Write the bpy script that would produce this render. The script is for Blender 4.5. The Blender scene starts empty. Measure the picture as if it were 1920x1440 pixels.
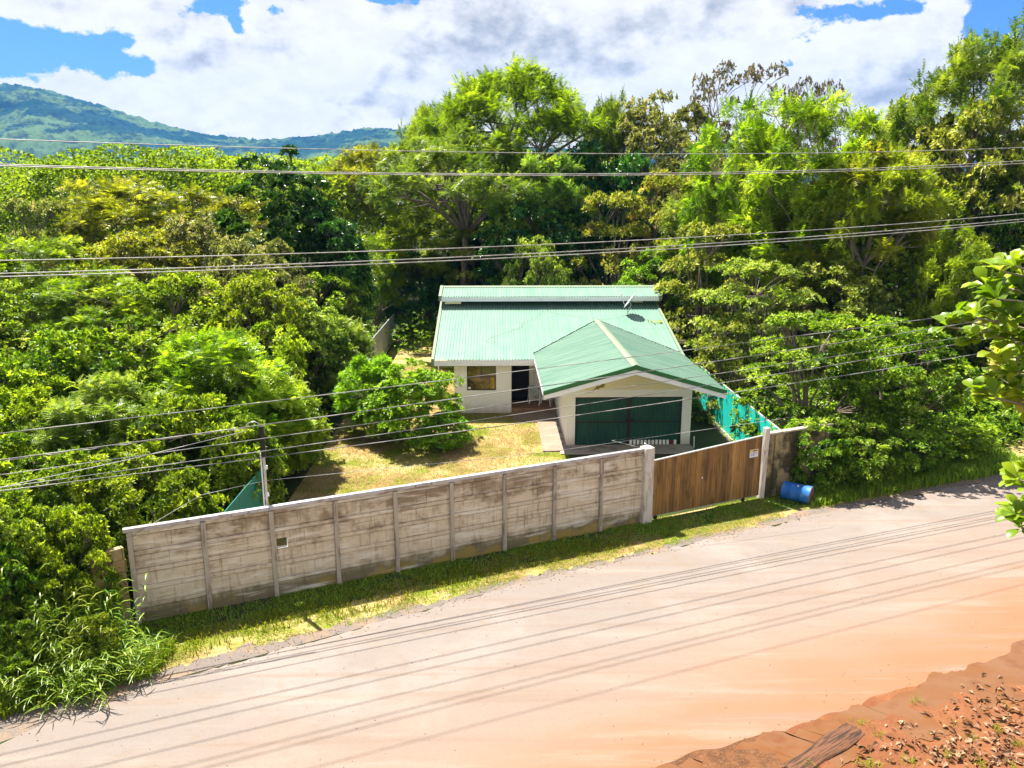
import bpy, bmesh, math, random
import numpy as np
from mathutils import Vector, Matrix
R_ = math.radians
S = bpy.context.scene
COL = S.collection

# ------------------------------------------------------------------ camera
FPX = 1490.5; PITCH, YAW, CH = .2297, .0237, 9.747
cp, sp, cyw, syw = math.cos(PITCH), math.sin(PITCH), math.cos(YAW), math.sin(YAW)
Fw = np.array([syw*cp, cyw*cp, -sp]); Rt = np.array([cyw, -syw, 0]); Up = np.cross(Rt, Fw)
cam = bpy.data.cameras.new('camera'); co = bpy.data.objects.new('camera', cam); COL.objects.link(co)
cam.sensor_width = 36; cam.lens = FPX/1920*36; cam.clip_end = 20000; cam.clip_start = .1
co.matrix_world = Matrix([[Rt[0], Up[0], -Fw[0], 0], [Rt[1], Up[1], -Fw[1], 0], [Rt[2], Up[2], -Fw[2], CH], [0, 0, 0, 1]])
S.camera = co
S.view_settings.view_transform = 'Standard'; S.view_settings.look = 'None'
S.view_settings.exposure = 1.68; S.view_settings.gamma = 1
S.cycles.max_bounces = 6; S.cycles.transparent_max_bounces = 6; S.cycles.volume_bounces = 0
S.cycles.diffuse_bounces = 3

def at(u, v, Y):
    """world point on the plane y=Y seen at pixel u, v of the photograph"""
    d = Fw + Rt*(u-960)/FPX - Up*(v-720)/FPX
    t = Y/d[1]
    return d[0]*t, Y, CH + d[2]*t

# ------------------------------------------------------------------ sun, sky
SUN = Vector((-.36, .43, 1)).normalized()          # towards the sun
sl = bpy.data.lights.new('sun', 'SUN'); sl.energy = 4.9; sl.angle = R_(.53); sl.color = (1, .955, .87)
so = bpy.data.objects.new('sun', sl); COL.objects.link(so)
so.rotation_euler = (-SUN).to_track_quat('-Z', 'Y').to_euler(); so.location = (-20, 30, 60)
elev = math.asin(SUN.z); azim = math.atan2(SUN.x, SUN.y)

class NT:
    def __init__(s, tree): s.t = tree; s.n = tree.nodes; s.l = tree.links
    def new(s, typ, **kw):
        n = s.n.new(typ)
        for k, v in kw.items(): setattr(n, k, v)
        return n
    def link(s, a, b): s.l.new(a, b)
    def val(s, x, sock):
        if hasattr(x, 'links') or isinstance(x, bpy.types.NodeSocket): s.l.new(x, sock)
        else: sock.default_value = x
    def math(s, op, a, b=0, c=None, clamp=False):
        n = s.new('ShaderNodeMath', operation=op); n.use_clamp = clamp
        s.val(a, n.inputs[0]); s.val(b, n.inputs[1])
        if c is not None: s.val(c, n.inputs[2])
        return n.outputs[0]
    def mix(s, f, a, b, bt='MIX'):
        n = s.new('ShaderNodeMix', data_type='RGBA', blend_type=bt)
        s.val(f, n.inputs[0])
        for x, i in ((a, 6), (b, 7)):
            if isinstance(x, (tuple, list)): n.inputs[i].default_value = (*x[:3], 1)
            else: s.l.new(x, n.inputs[i])
        return n.outputs[2]
    def smooth(s, x, lo, hi, a=0., b=1.):
        n = s.new('ShaderNodeMapRange', interpolation_type='SMOOTHSTEP')
        s.val(x, n.inputs[0])
        for i, q in enumerate((lo, hi, a, b)): n.inputs[i+1].default_value = q
        return n.outputs[0]
    def noise(s, vec, scale, detail=4, rough=.55, dist=0):
        n = s.new('ShaderNodeTexNoise'); n.inputs['Scale'].default_value = scale
        n.inputs['Detail'].default_value = detail; n.inputs['Roughness'].default_value = rough
        n.inputs['Distortion'].default_value = dist
        if vec is not None: s.l.new(vec, n.inputs['Vector'])
        return n.outputs[0]
    def mapping(s, vec, scale=(1, 1, 1), loc=(0, 0, 0), rot=(0, 0, 0)):
        n = s.new('ShaderNodeMapping'); s.l.new(vec, n.inputs[0])
        n.inputs[1].default_value = loc; n.inputs[2].default_value = rot; n.inputs[3].default_value = scale
        return n.outputs[0]

W = bpy.data.worlds.new('World'); S.world = W; W.use_nodes = True
W.cycles.sampling_method = 'MANUAL'; W.cycles.sample_map_resolution = 512
w = NT(W.node_tree)
for n in list(w.n): w.n.remove(n)
sky = w.new('ShaderNodeTexSky', sky_type='NISHITA'); sky.sun_disc = False
sky.sun_elevation = elev; sky.sun_rotation = azim; sky.air_density = 1.3; sky.dust_density = .6; sky.ozone_density = 3.5
bg = w.new('ShaderNodeBackground'); bg.inputs[1].default_value = .05
w.link(w.mix(1, sky.outputs[0], (.32, .54, .92), 'MULTIPLY'), bg.inputs[0])
tc = w.new('ShaderNodeTexCoord'); gen = tc.outputs['Generated']
sx = w.new('ShaderNodeSeparateXYZ'); w.link(gen, sx.inputs[0])
ysafe = w.math('MAXIMUM', w.math('ABSOLUTE', sx.outputs[1]), .12)
gx = w.math('DIVIDE', sx.outputs[0], ysafe); gz = w.math('DIVIDE', sx.outputs[2], ysafe)
def dirpx(u, v):
    x, y, z = at(u, v, 1.0); return x, z-CH
def blob(u, v, ru, rv, amp):
    x, z = dirpx(u, v); rx = ru/FPX; rz = rv/FPX
    a = w.math('MULTIPLY', w.math('SUBTRACT', gx, x), 1/rx); b = w.math('MULTIPLY', w.math('SUBTRACT', gz, z), 1/rz)
    d2 = w.math('ADD', w.math('MULTIPLY', a, a), w.math('MULTIPLY', b, b))
    e = w.math('POWER', 2.718, w.math('MULTIPLY', d2, -1))
    return w.math('MULTIPLY', e, amp)
def addall(l):
    r = l[0]
    for q in l[1:]: r = w.math('ADD', r, q)
    return r
gaps = [(-20, 75, 120, 40, -.34), (110, 100, 110, 42, -.42), (205, 110, 45, 40, -.42), (275, 125, 26, 22, -.42), (410, 12, 48, 24, -.44), (445, 58, 16, 28, -.42), (330, 30, 30, 16, -.2),
        (735, 0, 75, 14, -.5), (783, 40, 12, 38, -.4), (525, 22, 28, 10, -.2), (1600, 22, 100, 22, -.5), (1505, 75, 38, 38, -.42), (1720, 15, 38, 22, -.35),
        (1850, 60, 62, 48, -.5), (1900, 10, 70, 60, -.45), (1550, 45, 30, 20, -.2), (1210, 75, 18, 9, -.16), (1480, 115, 24, 14, -.2)]
clouds = [(60, 175, 150, 45, .22), (330, 90, 100, 60, .16), (600, 150, 260, 110, .3), (1000, 90, 240, 120, .3), (1340, 60, 140, 80, .22),
          (1680, 120, 140, 60, .34), (1700, 60, 60, 30, .3), (400, 230, 400, 45, .25), (130, 15, 130, 22, .22), (1790, 25, 36, 42, .3), (1560, 90, 24, 40, .22)]
vstr = w.mapping(gen, (1, 1, 1.5))
fb = w.noise(vstr, 10, 10, .66, .0)
fb2 = w.noise(w.mapping(gen, (1, 1, 1.5), (.012, 0, -.022)), 10, 7, .6, .0)
big = w.noise(vstr, 2.4, 3, .5)
dens = addall([w.math('MULTIPLY_ADD', fb, 2.0, -1.0), w.math('MULTIPLY_ADD', big, .4, -.2), .74] + [blob(*g) for g in gaps+clouds])
high = w.math('ADD', w.smooth(sx.outputs[2], .38, .75, 0, -.22), w.smooth(gz, .0, .16, .22, 0))      # cumulus thinned overhead, out of view, to lower the ambient light
alpha = w.smooth(w.math('ADD', dens, high), .47, .60)
# self shading of the cumulus: denser, lower parts turn grey-blue
sh = w.noise(w.mapping(gen, (1, 1, 2.2), (.3, .1, .06)), 6.5, 4, .5, .0)
greys = [(960, 60, 190, 60, .36), (1060, 110, 110, 50, .22), (690, 185, 90, 22, .34), (140, 12, 130, 18, .30), (1640, 160, 130, 30, .30), (1190, 150, 30, 70, .22),
         (340, 110, 70, 26, .14), (1500, 30, 40, 20, .1), (800, 60, 30, 60, .12), (1300, 100, 80, 40, -.1), (300, 180, 200, 30, -.2), (1650, 80, 120, 26, -.22)]
sg = addall([sh, w.math('MULTIPLY', w.math('SUBTRACT', fb2, w.noise(vstr, 10, 7, .6, .0)), 2.0)] + [blob(*g) for g in greys])
shade = w.smooth(sg, .52, 1.16)
ccol = w.mix(shade, (1.0, .98, .95), (.47, .49, .52))
crisp = w.smooth(w.noise(vstr, 26, 3, .65, .0), .3, .7, .92, 1.03)
bgc = w.new('ShaderNodeBackground'); w.link(ccol, bgc.inputs[0])
bgc.inputs[1].default_value = .56
w.link(w.math('MULTIPLY', crisp, .345), bgc.inputs[1])
mx = w.new('ShaderNodeMixShader'); w.link(alpha, mx.inputs[0]); w.link(bg.outputs[0], mx.inputs[1]); w.link(bgc.outputs[0], mx.inputs[2])
wo = w.new('ShaderNodeOutputWorld'); w.link(mx.outputs[0], wo.inputs[0])

# ------------------------------------------------------------------ materials
def material(name, base, rough=.7, layers=(), bump=None, spec=.3, metal=0, coord='Object', custom=None):
    """layers: (scale3, detail, lo, hi, colour, blend strength)  bump: (scale, strength, dist)"""
    m = bpy.data.materials.new(name); m.use_nodes = True
    t = NT(m.node_tree)
    for n in list(t.n): t.n.remove(n)
    p = t.new('ShaderNodeBsdfPrincipled'); o = t.new('ShaderNodeOutputMaterial'); t.link(p.outputs[0], o.inputs[0])
    p.inputs['Roughness'].default_value = rough; p.inputs['Specular IOR Level'].default_value = spec; p.inputs['Metallic'].default_value = metal
    tcn = t.new('ShaderNodeTexCoord')
    vec = tcn.outputs['Object']
    if coord == 'World':
        vec = t.new('ShaderNodeNewGeometry').outputs['Position']
    c = None
    cur = base
    for (sc, det, lo, hi, col, st) in layers:
        nz = t.noise(t.mapping(vec, sc if isinstance(sc, tuple) else (sc, sc, sc), (random.random()*9, random.random()*9, random.random()*9)), 1, det, .6)
        f = t.smooth(nz, lo, hi, 0, st)
        cur = t.mix(f, cur, col)
    if custom: cur = custom(t, cur, vec, p)
    if isinstance(cur, (tuple, list)): p.inputs['Base Color'].default_value = (*cur[:3], 1)
    else: t.link(cur, p.inputs['Base Color'])
    if bump:
        nz = t.noise(vec, bump[0], 6, .65); b = t.new('ShaderNodeBump'); b.inputs['Strength'].default_value = bump[1]; b.inputs['Distance'].default_value = bump[2]
        t.link(nz, b.inputs['Height']); t.link(b.outputs[0], p.inputs['Normal'])
    return m

def leafmat(name, dark, mid, light, trans=.43, rough=.38, spec=.25, accent=None):
    m = bpy.data.materials.new(name); m.use_nodes = True; t = NT(m.node_tree)
    for n in list(t.n): t.n.remove(n)
    a = t.new('ShaderNodeAttribute', attribute_name='tint')
    cr = t.new('ShaderNodeValToRGB'); e = cr.color_ramp.elements
    e[0].position = 0; e[0].color = (*dark, 1); e[1].position = .5; e[1].color = (*mid, 1)
    x = e.new(.93 if accent else 1.); x.color = (*light, 1)
    if accent: y = e.new(1.); y.color = (*accent, 1)
    t.link(a.outputs['Fac'], cr.inputs[0])
    oi = t.new('ShaderNodeObjectInfo')
    hs = t.new('ShaderNodeHueSaturation'); t.link(cr.outputs[0], hs.inputs['Color'])
    t.link(t.math('MULTIPLY_ADD', oi.outputs['Random'], .035, .482), hs.inputs['Hue'])
    t.link(t.math('MULTIPLY_ADD', oi.outputs['Random'], .35, .83), hs.inputs['Value'])
    p = t.new('ShaderNodeBsdfPrincipled'); t.link(hs.outputs[0], p.inputs['Base Color'])
    p.inputs['Roughness'].default_value = rough; p.inputs['Specular IOR Level'].default_value = spec
    tr = t.new('ShaderNodeBsdfTranslucent')
    t.link(t.mix(1, hs.outputs[0], (1.5, 1.5, .55), 'MULTIPLY'), tr.inputs[0])
    mxs = t.new('ShaderNodeMixShader'); mxs.inputs[0].default_value = trans
    t.link(p.outputs[0], mxs.inputs[1]); t.link(tr.outputs[0], mxs.inputs[2])
    o = t.new('ShaderNodeOutputMaterial'); t.link(mxs.outputs[0], o.inputs[0])
    return m

random.seed(4)
M = {}
M['bark'] = material('bark', (.17, .13, .095), .9, [((6, 6, 1.5), 5, .45, .7, (.33, .29, .24), .8), (14, 3, .5, .7, (.07, .055, .04), .7)], (20, .6, .03))
M['barkpale'] = material('bark_pale', (.34, .29, .22), .9, [((6, 6, 1.5), 5, .45, .7, (.18, .14, .10), .8)], (20, .5, .03))
L = {}
L['lime'] = leafmat('leaf_lime', (.045, .105, .005), (.20, .305, .009), (.46, .56, .05))
L['yellow'] = leafmat('leaf_yellow_green', (.07, .105, .005), (.23, .275, .009), (.46, .48, .05), accent=(.42, .38, .06))
L['mid'] = leafmat('leaf_mid_green', (.03, .085, .005), (.14, .24, .010), (.40, .50, .06))
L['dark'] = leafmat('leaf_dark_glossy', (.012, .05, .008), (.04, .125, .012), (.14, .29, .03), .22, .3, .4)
L['olive'] = leafmat('leaf_olive', (.06, .08, .014), (.20, .225, .05), (.46, .47, .20), .3, accent=(.42, .33, .24))
L['pale'] = leafmat('leaf_pale_tip', (.05, .11, .008), (.22, .30, .025), (.60, .64, .18), .35)
L['ochre'] = leafmat('leaf_ochre', (.10, .15, .012), (.25, .30, .03), (.52, .52, .13), .35, accent=(.46, .30, .06))
L['cool'] = leafmat('leaf_cool_green', (.05, .12, .012), (.17, .30, .032), (.40, .53, .10), .38)
L['umbra'] = leafmat('leaf_umbrella', (.05, .09, .004), (.17, .25, .008), (.36, .43, .03), spec=.06)
L['bush'] = leafmat('leaf_bright_bush', (.05, .14, .005), (.17, .36, .010), (.38, .60, .04))
L['rust'] = leafmat('leaf_rusty', (.06, .065, .04), (.14, .125, .085), (.26, .23, .17), .25, accent=(.30, .16, .12))
L['big'] = leafmat('leaf_big', (.07, .18, .008), (.17, .33, .012), (.34, .48, .03), .42, .35, .3, accent=(.50, .50, .12))
L['grass'] = leafmat('leaf_cane', (.04, .11, .006), (.17, .27, .008), (.42, .48, .06), .36)
L['lawn'] = leafmat('leaf_lawn', (.05, .10, .004), (.19, .25, .010), (.38, .38, .05), .35, .8, .05, accent=(.48, .35, .15))
L['straw'] = leafmat('leaf_straw', (.17, .13, .03), (.40, .29, .12), (.58, .44, .22), .3, .8, .05)
L['dry'] = leafmat('leaf_dry', (.06, .025, .010), (.15, .07, .03), (.38, .25, .15), .1, .7, .1)

M['white'] = material('white_paint', (.74, .73, .72), .6, [(1.3, 4, .45, .8, (.62, .58, .50), .5), ((1, 1, 3), 5, .6, .8, (.55, .50, .42), .35)], (40, .08, .01))
def stucco_custom(t, cur, vec, p):
    s = t.new('ShaderNodeSeparateXYZ'); t.link(vec, s.inputs[0])
    n1 = t.noise(t.mapping(vec, (2, 2, 1)), 1.2, 5, .6)
    h = t.math('ADD', s.outputs[2], t.math('MULTIPLY', n1, -.8))
    dirt = t.smooth(h, -.35, .15, 1, 0)
    cur = t.mix(t.math('MULTIPLY', dirt, .5), cur, (.42, .27, .17))
    return cur
M['stucco'] = material('white_stucco', (.86, .85, .84), .85, [(1.1, 4, .45, .8, (.80, .77, .70), .6)], (60, .15, .01), custom=stucco_custom)
M['cream'] = material('cream_paint', (.84, .76, .50), .8, [(2, 3, .4, .7, (.78, .70, .48), .5)])
M['trim'] = material('cream_trim', (.17, .225, .14), .6, [((2, 2, 2), 5, .45, .7, (.23, .235, .16), .8)])
M['fascia'] = material('fascia_board', (.76, .77, .79), .6, [((2, 2, 6), 5, .5, .75, (.50, .49, .47), .5)])
M['greenfascia'] = material('green_fascia', (.03, .14, .045), .5, [(4, 3, .5, .7, (.05, .18, .06), .5)])
def roof_custom(t, cur, vec, p):
    n = t.noise(t.mapping(vec, (7.0, .22, .5)), 1, 4, .6)
    cur = t.mix(t.smooth(n, .38, .66, 0, .75), cur, (.192, .29, .225))
    n2 = t.noise(t.mapping(vec, (1.0, 1.0, 1)), .8, 6, .7)
    cur = t.mix(t.smooth(n2, .48, .7, 0, .55), cur, (.10, .235, .165))
    s = t.new('ShaderNodeSeparateXYZ'); t.link(vec, s.inputs[0])
    lapd = t.math('ABSOLUTE', t.math('SUBTRACT', s.outputs[1], 38.6)); cur = t.mix(t.smooth(lapd, .0, .035, .55, 0), cur, (.05, .12, .09))
    rs = t.noise(t.mapping(vec, (5, .5, 1)), 1, 6, .7)
    return t.mix(t.smooth(rs, .60, .74, 0, .5), cur, (.19, .17, .12))
M['roof'] = material('mint_roof', (.138, .255, .188), .42, [], (8, .05, .02), .5, custom=roof_custom)
def roof2_custom(t, cur, vec, p):
    n = t.noise(t.mapping(vec, (.25, 6.0, .5)), 1, 5, .65)
    cur = t.mix(t.smooth(n, .36, .64, 0, .95), cur, (.31, .43, .335))
    n2 = t.noise(t.mapping(vec, (.5, 9.0, 1)), 1, 5, .7)
    return t.mix(t.smooth(n2, .52, .72, 0, .8), cur, (.10, .26, .18))
M['roof2'] = material('garage_roof', (.185, .335, .245), .42, [], (8, .05, .02), .5, custom=roof2_custom)
M['darkgreen'] = material('dark_green_metal', (.02, .085, .06), .45, [((1.5, 1.5, .8), 4, .4, .7, (.014, .05, .05), .8), ((9, 9, 1), 4, .55, .75, (.05, .15, .09), .5)])
M['clere'] = material('green_clerestory', (.03, .15, .09), .6)
M['frame'] = material('dark_frame', (.035, .03, .025), .4)
def glass_custom(t, cur, vec, p):
    return cur
M['pane'] = material('window_glass', (.045, .036, .018), .04, [(1.6, 3, .45, .6, (.16, .12, .03), .8)], None, 1.0)
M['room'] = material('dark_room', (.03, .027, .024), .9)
M['curtain'] = material('curtain', (.55, .38, .05), .9, [((14, 1, 1), 2, .45, .6, (.3, .2, .03), .8)])
M['tile'] = material('porch_tile', (.26, .13, .07), .6, [(3, 4, .4, .7, (.36, .20, .11), .7)])
M['path'] = material('pinkish_concrete', (.25, .175, .125), .85, [(1.5, 5, .45, .7, (.31, .24, .185), .8), (5, 5, .55, .75, (.18, .12, .08), .6)], (30, .2, .01))
M['apron'] = material('grey_concrete', (.33, .28, .24), .85, [(2, 5, .45, .65, (.16, .14, .12), .8)], (30, .3, .01))
M['plastic'] = material('white_plastic', (.80, .80, .78), .35, [], None, .5)
M['galv'] = material('galvanised', (.55, .55, .54), .35, [(8, 4, .45, .7, (.35, .35, .35), .6)], None, .5, .5)
M['capmetal'] = material('pale_cap', (.46, .45, .48), .35, [((3, 3, 3), 5, .5, .7, (.24, .20, .17), .8), (1.1, 5, .5, .62, (.34, .31, .30), .8), (9, 4, .58, .7, (.16, .14, .10), .8)], None, .5, .2)
M['black'] = material('black_rubber', (.02, .02, .022), .5)
M['wire'] = material('cable', (.28, .27, .25), .5, [(3, 2, .4, .6, (.50, .48, .44), .8)])
M['wirelow'] = material('cable_low', (.10, .10, .10), .5, [(1, 3, .4, .6, (.40, .39, .37), .9)])

def conc_custom(t, cur, vec, p):
    s = t.new('ShaderNodeSeparateXYZ'); t.link(vec, s.inputs[0]); z = s.outputs[2]
    pos = t.new('ShaderNodeNewGeometry').outputs['Position']
    # vertical rain streaks
    st = t.noise(t.mapping(pos, (9, 9, .9)), 1, 6, .7)
    cur = t.mix(t.smooth(st, .50, .70, 0, .75), cur, (.25, .175, .10))
    # broad brown stain, heavier at the top
    br = t.noise(t.mapping(pos, (1.3, 1.3, 1.6)), 1, 6, .7)
    top = t.math('MULTIPLY', t.smooth(z, .9, 2.3, 0, .22), 1)
    cur = t.mix(t.smooth(t.math('ADD', br, top), .56, .78, 0, .8), cur, (.20, .13, .07))
    # moss and soil splash at the foot
    ft = t.math('ADD', z, t.math('MULTIPLY', t.noise(t.mapping(pos, (2.2, 2.2, 1)), 1, 5, .65), -.75))
    cur = t.mix(t.smooth(ft, -.15, .18, .85, 0), cur, (.12, .095, .035))
    f2 = t.noise(t.mapping(pos, (1, 1, 1)), .9, 2)
    cur = t.mix(t.math('MULTIPLY', t.smooth(ft, -.3, .02, 1, 0), t.smooth(f2, .45, .55, 0, .9)), cur, (.36, .25, .06))
    lb = t.noise(t.mapping(pos, (.7, .7, 5)), 1, 5, .6)
    cur = t.mix(t.smooth(lb, .50, .66, 0, .75), cur, (.74, .67, .56))
    hb = t.noise(t.mapping(pos, (1.2, 1.2, 22)), 1, 4, .6)
    return t.mix(t.smooth(hb, .56, .70, 0, .45), cur, (.16, .11, .07))
M['conc'] = material('stained_concrete', (.60, .495, .355), .9, [(5, 5, .4, .7, (.68, .585, .45), .7)], (45, .35, .015), custom=conc_custom)
M['concpost'] = material('post_concrete', (.42, .36, .28), .9, [((7, 7, 1.2), 5, .45, .68, (.16, .12, .08), .85), (4, 4, .5, .7, (.48, .45, .40), .5)], (45, .3, .015))
M['concpillar'] = material('pillar_concrete', (.60, .54, .46), .9, [((6, 6, 1.2), 5, .48, .7, (.30, .25, .19), .8), ((2, 2, 2), 4, .55, .7, (.22, .17, .12), .7)], (45, .3, .015))
M['block'] = material('mossy_block', (.30, .21, .09), .9, [(3, 5, .45, .65, (.13, .10, .05), .9), (2, 3, .5, .65, (.42, .36, .22), .7)], (30, .4, .02))
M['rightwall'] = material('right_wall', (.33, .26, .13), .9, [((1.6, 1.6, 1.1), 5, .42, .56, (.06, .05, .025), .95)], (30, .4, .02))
WOODC = [(.31, .165, .045), (.23, .12, .035), (.38, .215, .06), (.18, .095, .032), (.28, .145, .036), (.35, .20, .062)]
WOODS = []
for i, c in enumerate(WOODC):
    dk = tuple(q*.38 for q in c); lt = tuple(min(1, q*1.55) for q in c)
    WOODS.append(material('gate_wood_%s' % 'abcdef'[i], c, .6, [((22, 22, 1.1), 5, .42, .66, dk, .85), ((30, 30, .7), 4, .5, .7, lt, .7), ((3, 3, 1.3), 4, .52, .7, dk, .75)], (60, .15, .01), .3))
def teal_custom(t, cur, vec, p):
    n = t.noise(t.mapping(vec, (4, 4, .7)), 1, 6, .7)
    return t.mix(t.smooth(n, .46, .7, 0, .8), cur, (.03, .56, .46))
M['teal'] = material('teal_metal', (.008, .42, .36), .45, [], None, .4, custom=teal_custom)
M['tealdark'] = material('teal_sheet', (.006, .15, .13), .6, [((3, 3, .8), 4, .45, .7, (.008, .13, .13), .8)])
M['drum'] = material('blue_drum', (.015, .13, .43), .5, [((2, 2, 2), 5, .5, .75, (.01, .26, .40), .8), (4, 6, .52, .68, (.13, .19, .27), .65), (9, 4, .60, .72, (.07, .04, .03), .8)], None, .3)
M['rust'] = material('rust', (.16, .07, .035), .8, [(6, 5, .45, .65, (.07, .05, .04), .8)])
M['yellow'] = material('sign_yellow', (.80, .55, .03), .5)
M['signwhite'] = material('sign_white', (.80, .80, .82), .5)
M['signink'] = material('sign_ink', (.05, .04, .22), .5)
M['gecko'] = material('olive_ceramic', (.26, .22, .015), .4, [(16, 3, .45, .6, (.08, .10, .01), .8)])
M['wood'] = material('weathered_wood', (.14, .060, .028), .85, [((2, 26, 26), 5, .40, .62, (.03, .016, .01), .95)], (25, .5, .02))
M['orange'] = material('orange_cloth', (.85, .33, .05), .7)
M['pebble'] = material('pebble', (.20, .15, .11), .8, [(30, 3, .4, .7, (.10, .07, .05), .8)])
M['tin'] = material('grey_tin', (.42, .43, .45), .4, [((6, 1, 1), 4, .4, .7, (.6, .6, .62), .7)], None, .4, .3)

TDIR = np.array([.9295, .3688]); NDIR = np.array([-.3688, .9295])     # along / across the road
def road_custom(t, cur, vec, p):
    d = t.new('ShaderNodeVectorMath', operation='DOT_PRODUCT'); t.link(vec, d.inputs[0]); d.inputs[1].default_value = (NDIR[0], NDIR[1], 0); n = d.outputs['Value']
    al = t.new('ShaderNodeVectorMath', operation='DOT_PRODUCT'); t.link(vec, al.inputs[0]); al.inputs[1].default_value = (TDIR[0], TDIR[1], 0)
    wob = t.noise(t.mapping(vec, (.28, .5, 1), (0, 0, 0), (0, 0, -.38)), 1, 6, .6)
    q = t.math('ADD', n, t.math('MULTIPLY_ADD', wob, 3.0, -1.5))
    q = t.math('ADD', q, t.math('MULTIPLY', al.outputs['Value'], -.085))
    # grey asphalt far edge -> pinkish dust -> orange soil wash near the ditch
    cur = t.mix(t.smooth(q, 9.6, 15.0, 1, 0), cur, (.238, .160, .116))
    cur = t.mix(t.smooth(q, 8.9, 12.0, .9, 0), cur, (.240, .112, .055))
    # longitudinal tyre streaks
    st = t.noise(t.mapping(vec, (.10, 2.4, 1), (0, 0, 0), (0, 0, -.378)), 1, 5, .6)
    cur = t.mix(t.smooth(st, .48, .68, 0, .55), cur, (.19, .135, .10))
    st2 = t.noise(t.mapping(vec, (.16, 1.3, 1), (4, 2, 0), (0, 0, -.378)), 1, 5, .6)
    cur = t.mix(t.smooth(st2, .52, .72, 0, .4), cur, (.30, .24, .20))
    sp_ = t.noise(vec, 38, 3, .7)
    cur = t.mix(t.smooth(sp_, .52, .72, 0, .42), cur, (.13, .095, .07))
    sk = t.noise(t.mapping(vec, (.25, 5.5, 1), (1, 7, 0), (0, 0, -.378)), 1, 6, .7)
    cur = t.mix(t.smooth(sk, .55, .72, 0, .35), cur, (.26, .212, .182))
    bl = t.noise(vec, 7, 6, .75)
    cur = t.mix(t.smooth(bl, .54, .70, 0, .30), cur, (.16, .115, .08))
    return cur
M['road'] = material('dusty_asphalt', (.200, .168, .147), .9, [(.9, 8, .5, .68, (.20, .16, .125), .6), (.35, 5, .45, .65, (.245, .207, .182), .8), (2.2, 6, .52, .7, (.19, .15, .115), .5)], (55, .55, .012), .1, coord='World', custom=road_custom)
M['shoulder'] = material('gravel_shoulder', (.17, .14, .12), .95, [(1.2, 5, .45, .62, (.25, .17, .11), .8), (25, 3, .5, .7, (.09, .075, .07), .7), (40, 2, .6, .75, (.30, .26, .23), .6)], (60, .7, .02), .1, coord='World')
M['dirt'] = material('red_dirt', (.185, .068, .022), .85, [(.9, 6, .42, .62, (.145, .046, .014), .8), (2.6, 6, .5, .7, (.23, .085, .036), .7), (18, 4, .58, .75, (.08, .025, .01), .6)], (9, .7, .06), .3, coord='World')
M['mud'] = material('brown_mud', (.15, .060, .020), .8, [(3, 6, .42, .62, (.08, .032, .01), .8), (14, 5, .5, .7, (.24, .11, .045), .6)], (22, .9, .05), .3, coord='World')
M['puddle'] = material('muddy_water', (.15, .058, .016), .14, [((.7, 1.6, 1), 6, .42, .64, (.16, .075, .032), .9), (1.8, 5, .5, .7, (.12, .036, .008), .6)], (2.5, .08, .015), .4, coord='World')
M['ground'] = material('soil_and_litter', (.030, .034, .012), .95, [(.6, 6, .45, .65, (.03, .055, .010), .9), (5, 4, .5, .7, (.055, .045, .02), .7)], (12, .6, .05), .1, coord='World')
def lawn_custom(t, cur, vec, p):
    n = t.noise(vec, .55, 6, .65)
    cur = t.mix(t.smooth(n, .40, .56), cur, (.38, .28, .12))
    n3 = t.noise(vec, 9, 5, .7)
    return t.mix(t.smooth(n3, .5, .68, 0, .7), cur, (.11, .12, .014))
M['lawn'] = material('dry_lawn', (.15, .18, .016), .95, [(3, 5, .45, .65, (.19, .165, .04), .7)], (30, .6, .03), .1, coord='World', custom=lawn_custom)
M['shade'] = material('shade_dark_soil', (.050, .045, .022), .9, [(1.5, 5, .45, .62, (.035, .055, .012), .8), (8, 4, .55, .7, (.09, .07, .04), .6)], (20, .5, .02), .2, coord='World')  # dark soil; its colour deepens the shade along the wall foot
def hill_custom(t, cur, vec, p):
    n = t.noise(t.mapping(vec, (.0085, .0030, .012)), 1, 9, .66, .6)
    cur = t.mix(t.smooth(n, .47, .56), cur, (.07, .125, .05))
    n2 = t.noise(t.mapping(vec, (.02, .02, .03)), 1, 6, .7)
    cur = t.mix(t.smooth(n2, .50, .62, 0, .85), cur, (.002, .018, .028))
    n3 = t.noise(t.mapping(vec, (.055, .055, .055)), 1, 3, .6)
    return t.mix(t.smooth(n3, .5, .68, 0, .5), cur, (.002, .012, .02))
M['hill'] = material('wooded_hill', (.008, .040, .040), .95, [], None, .05, coord='World', custom=hill_custom)  # bluish base colours carry part of the distance haze

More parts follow.
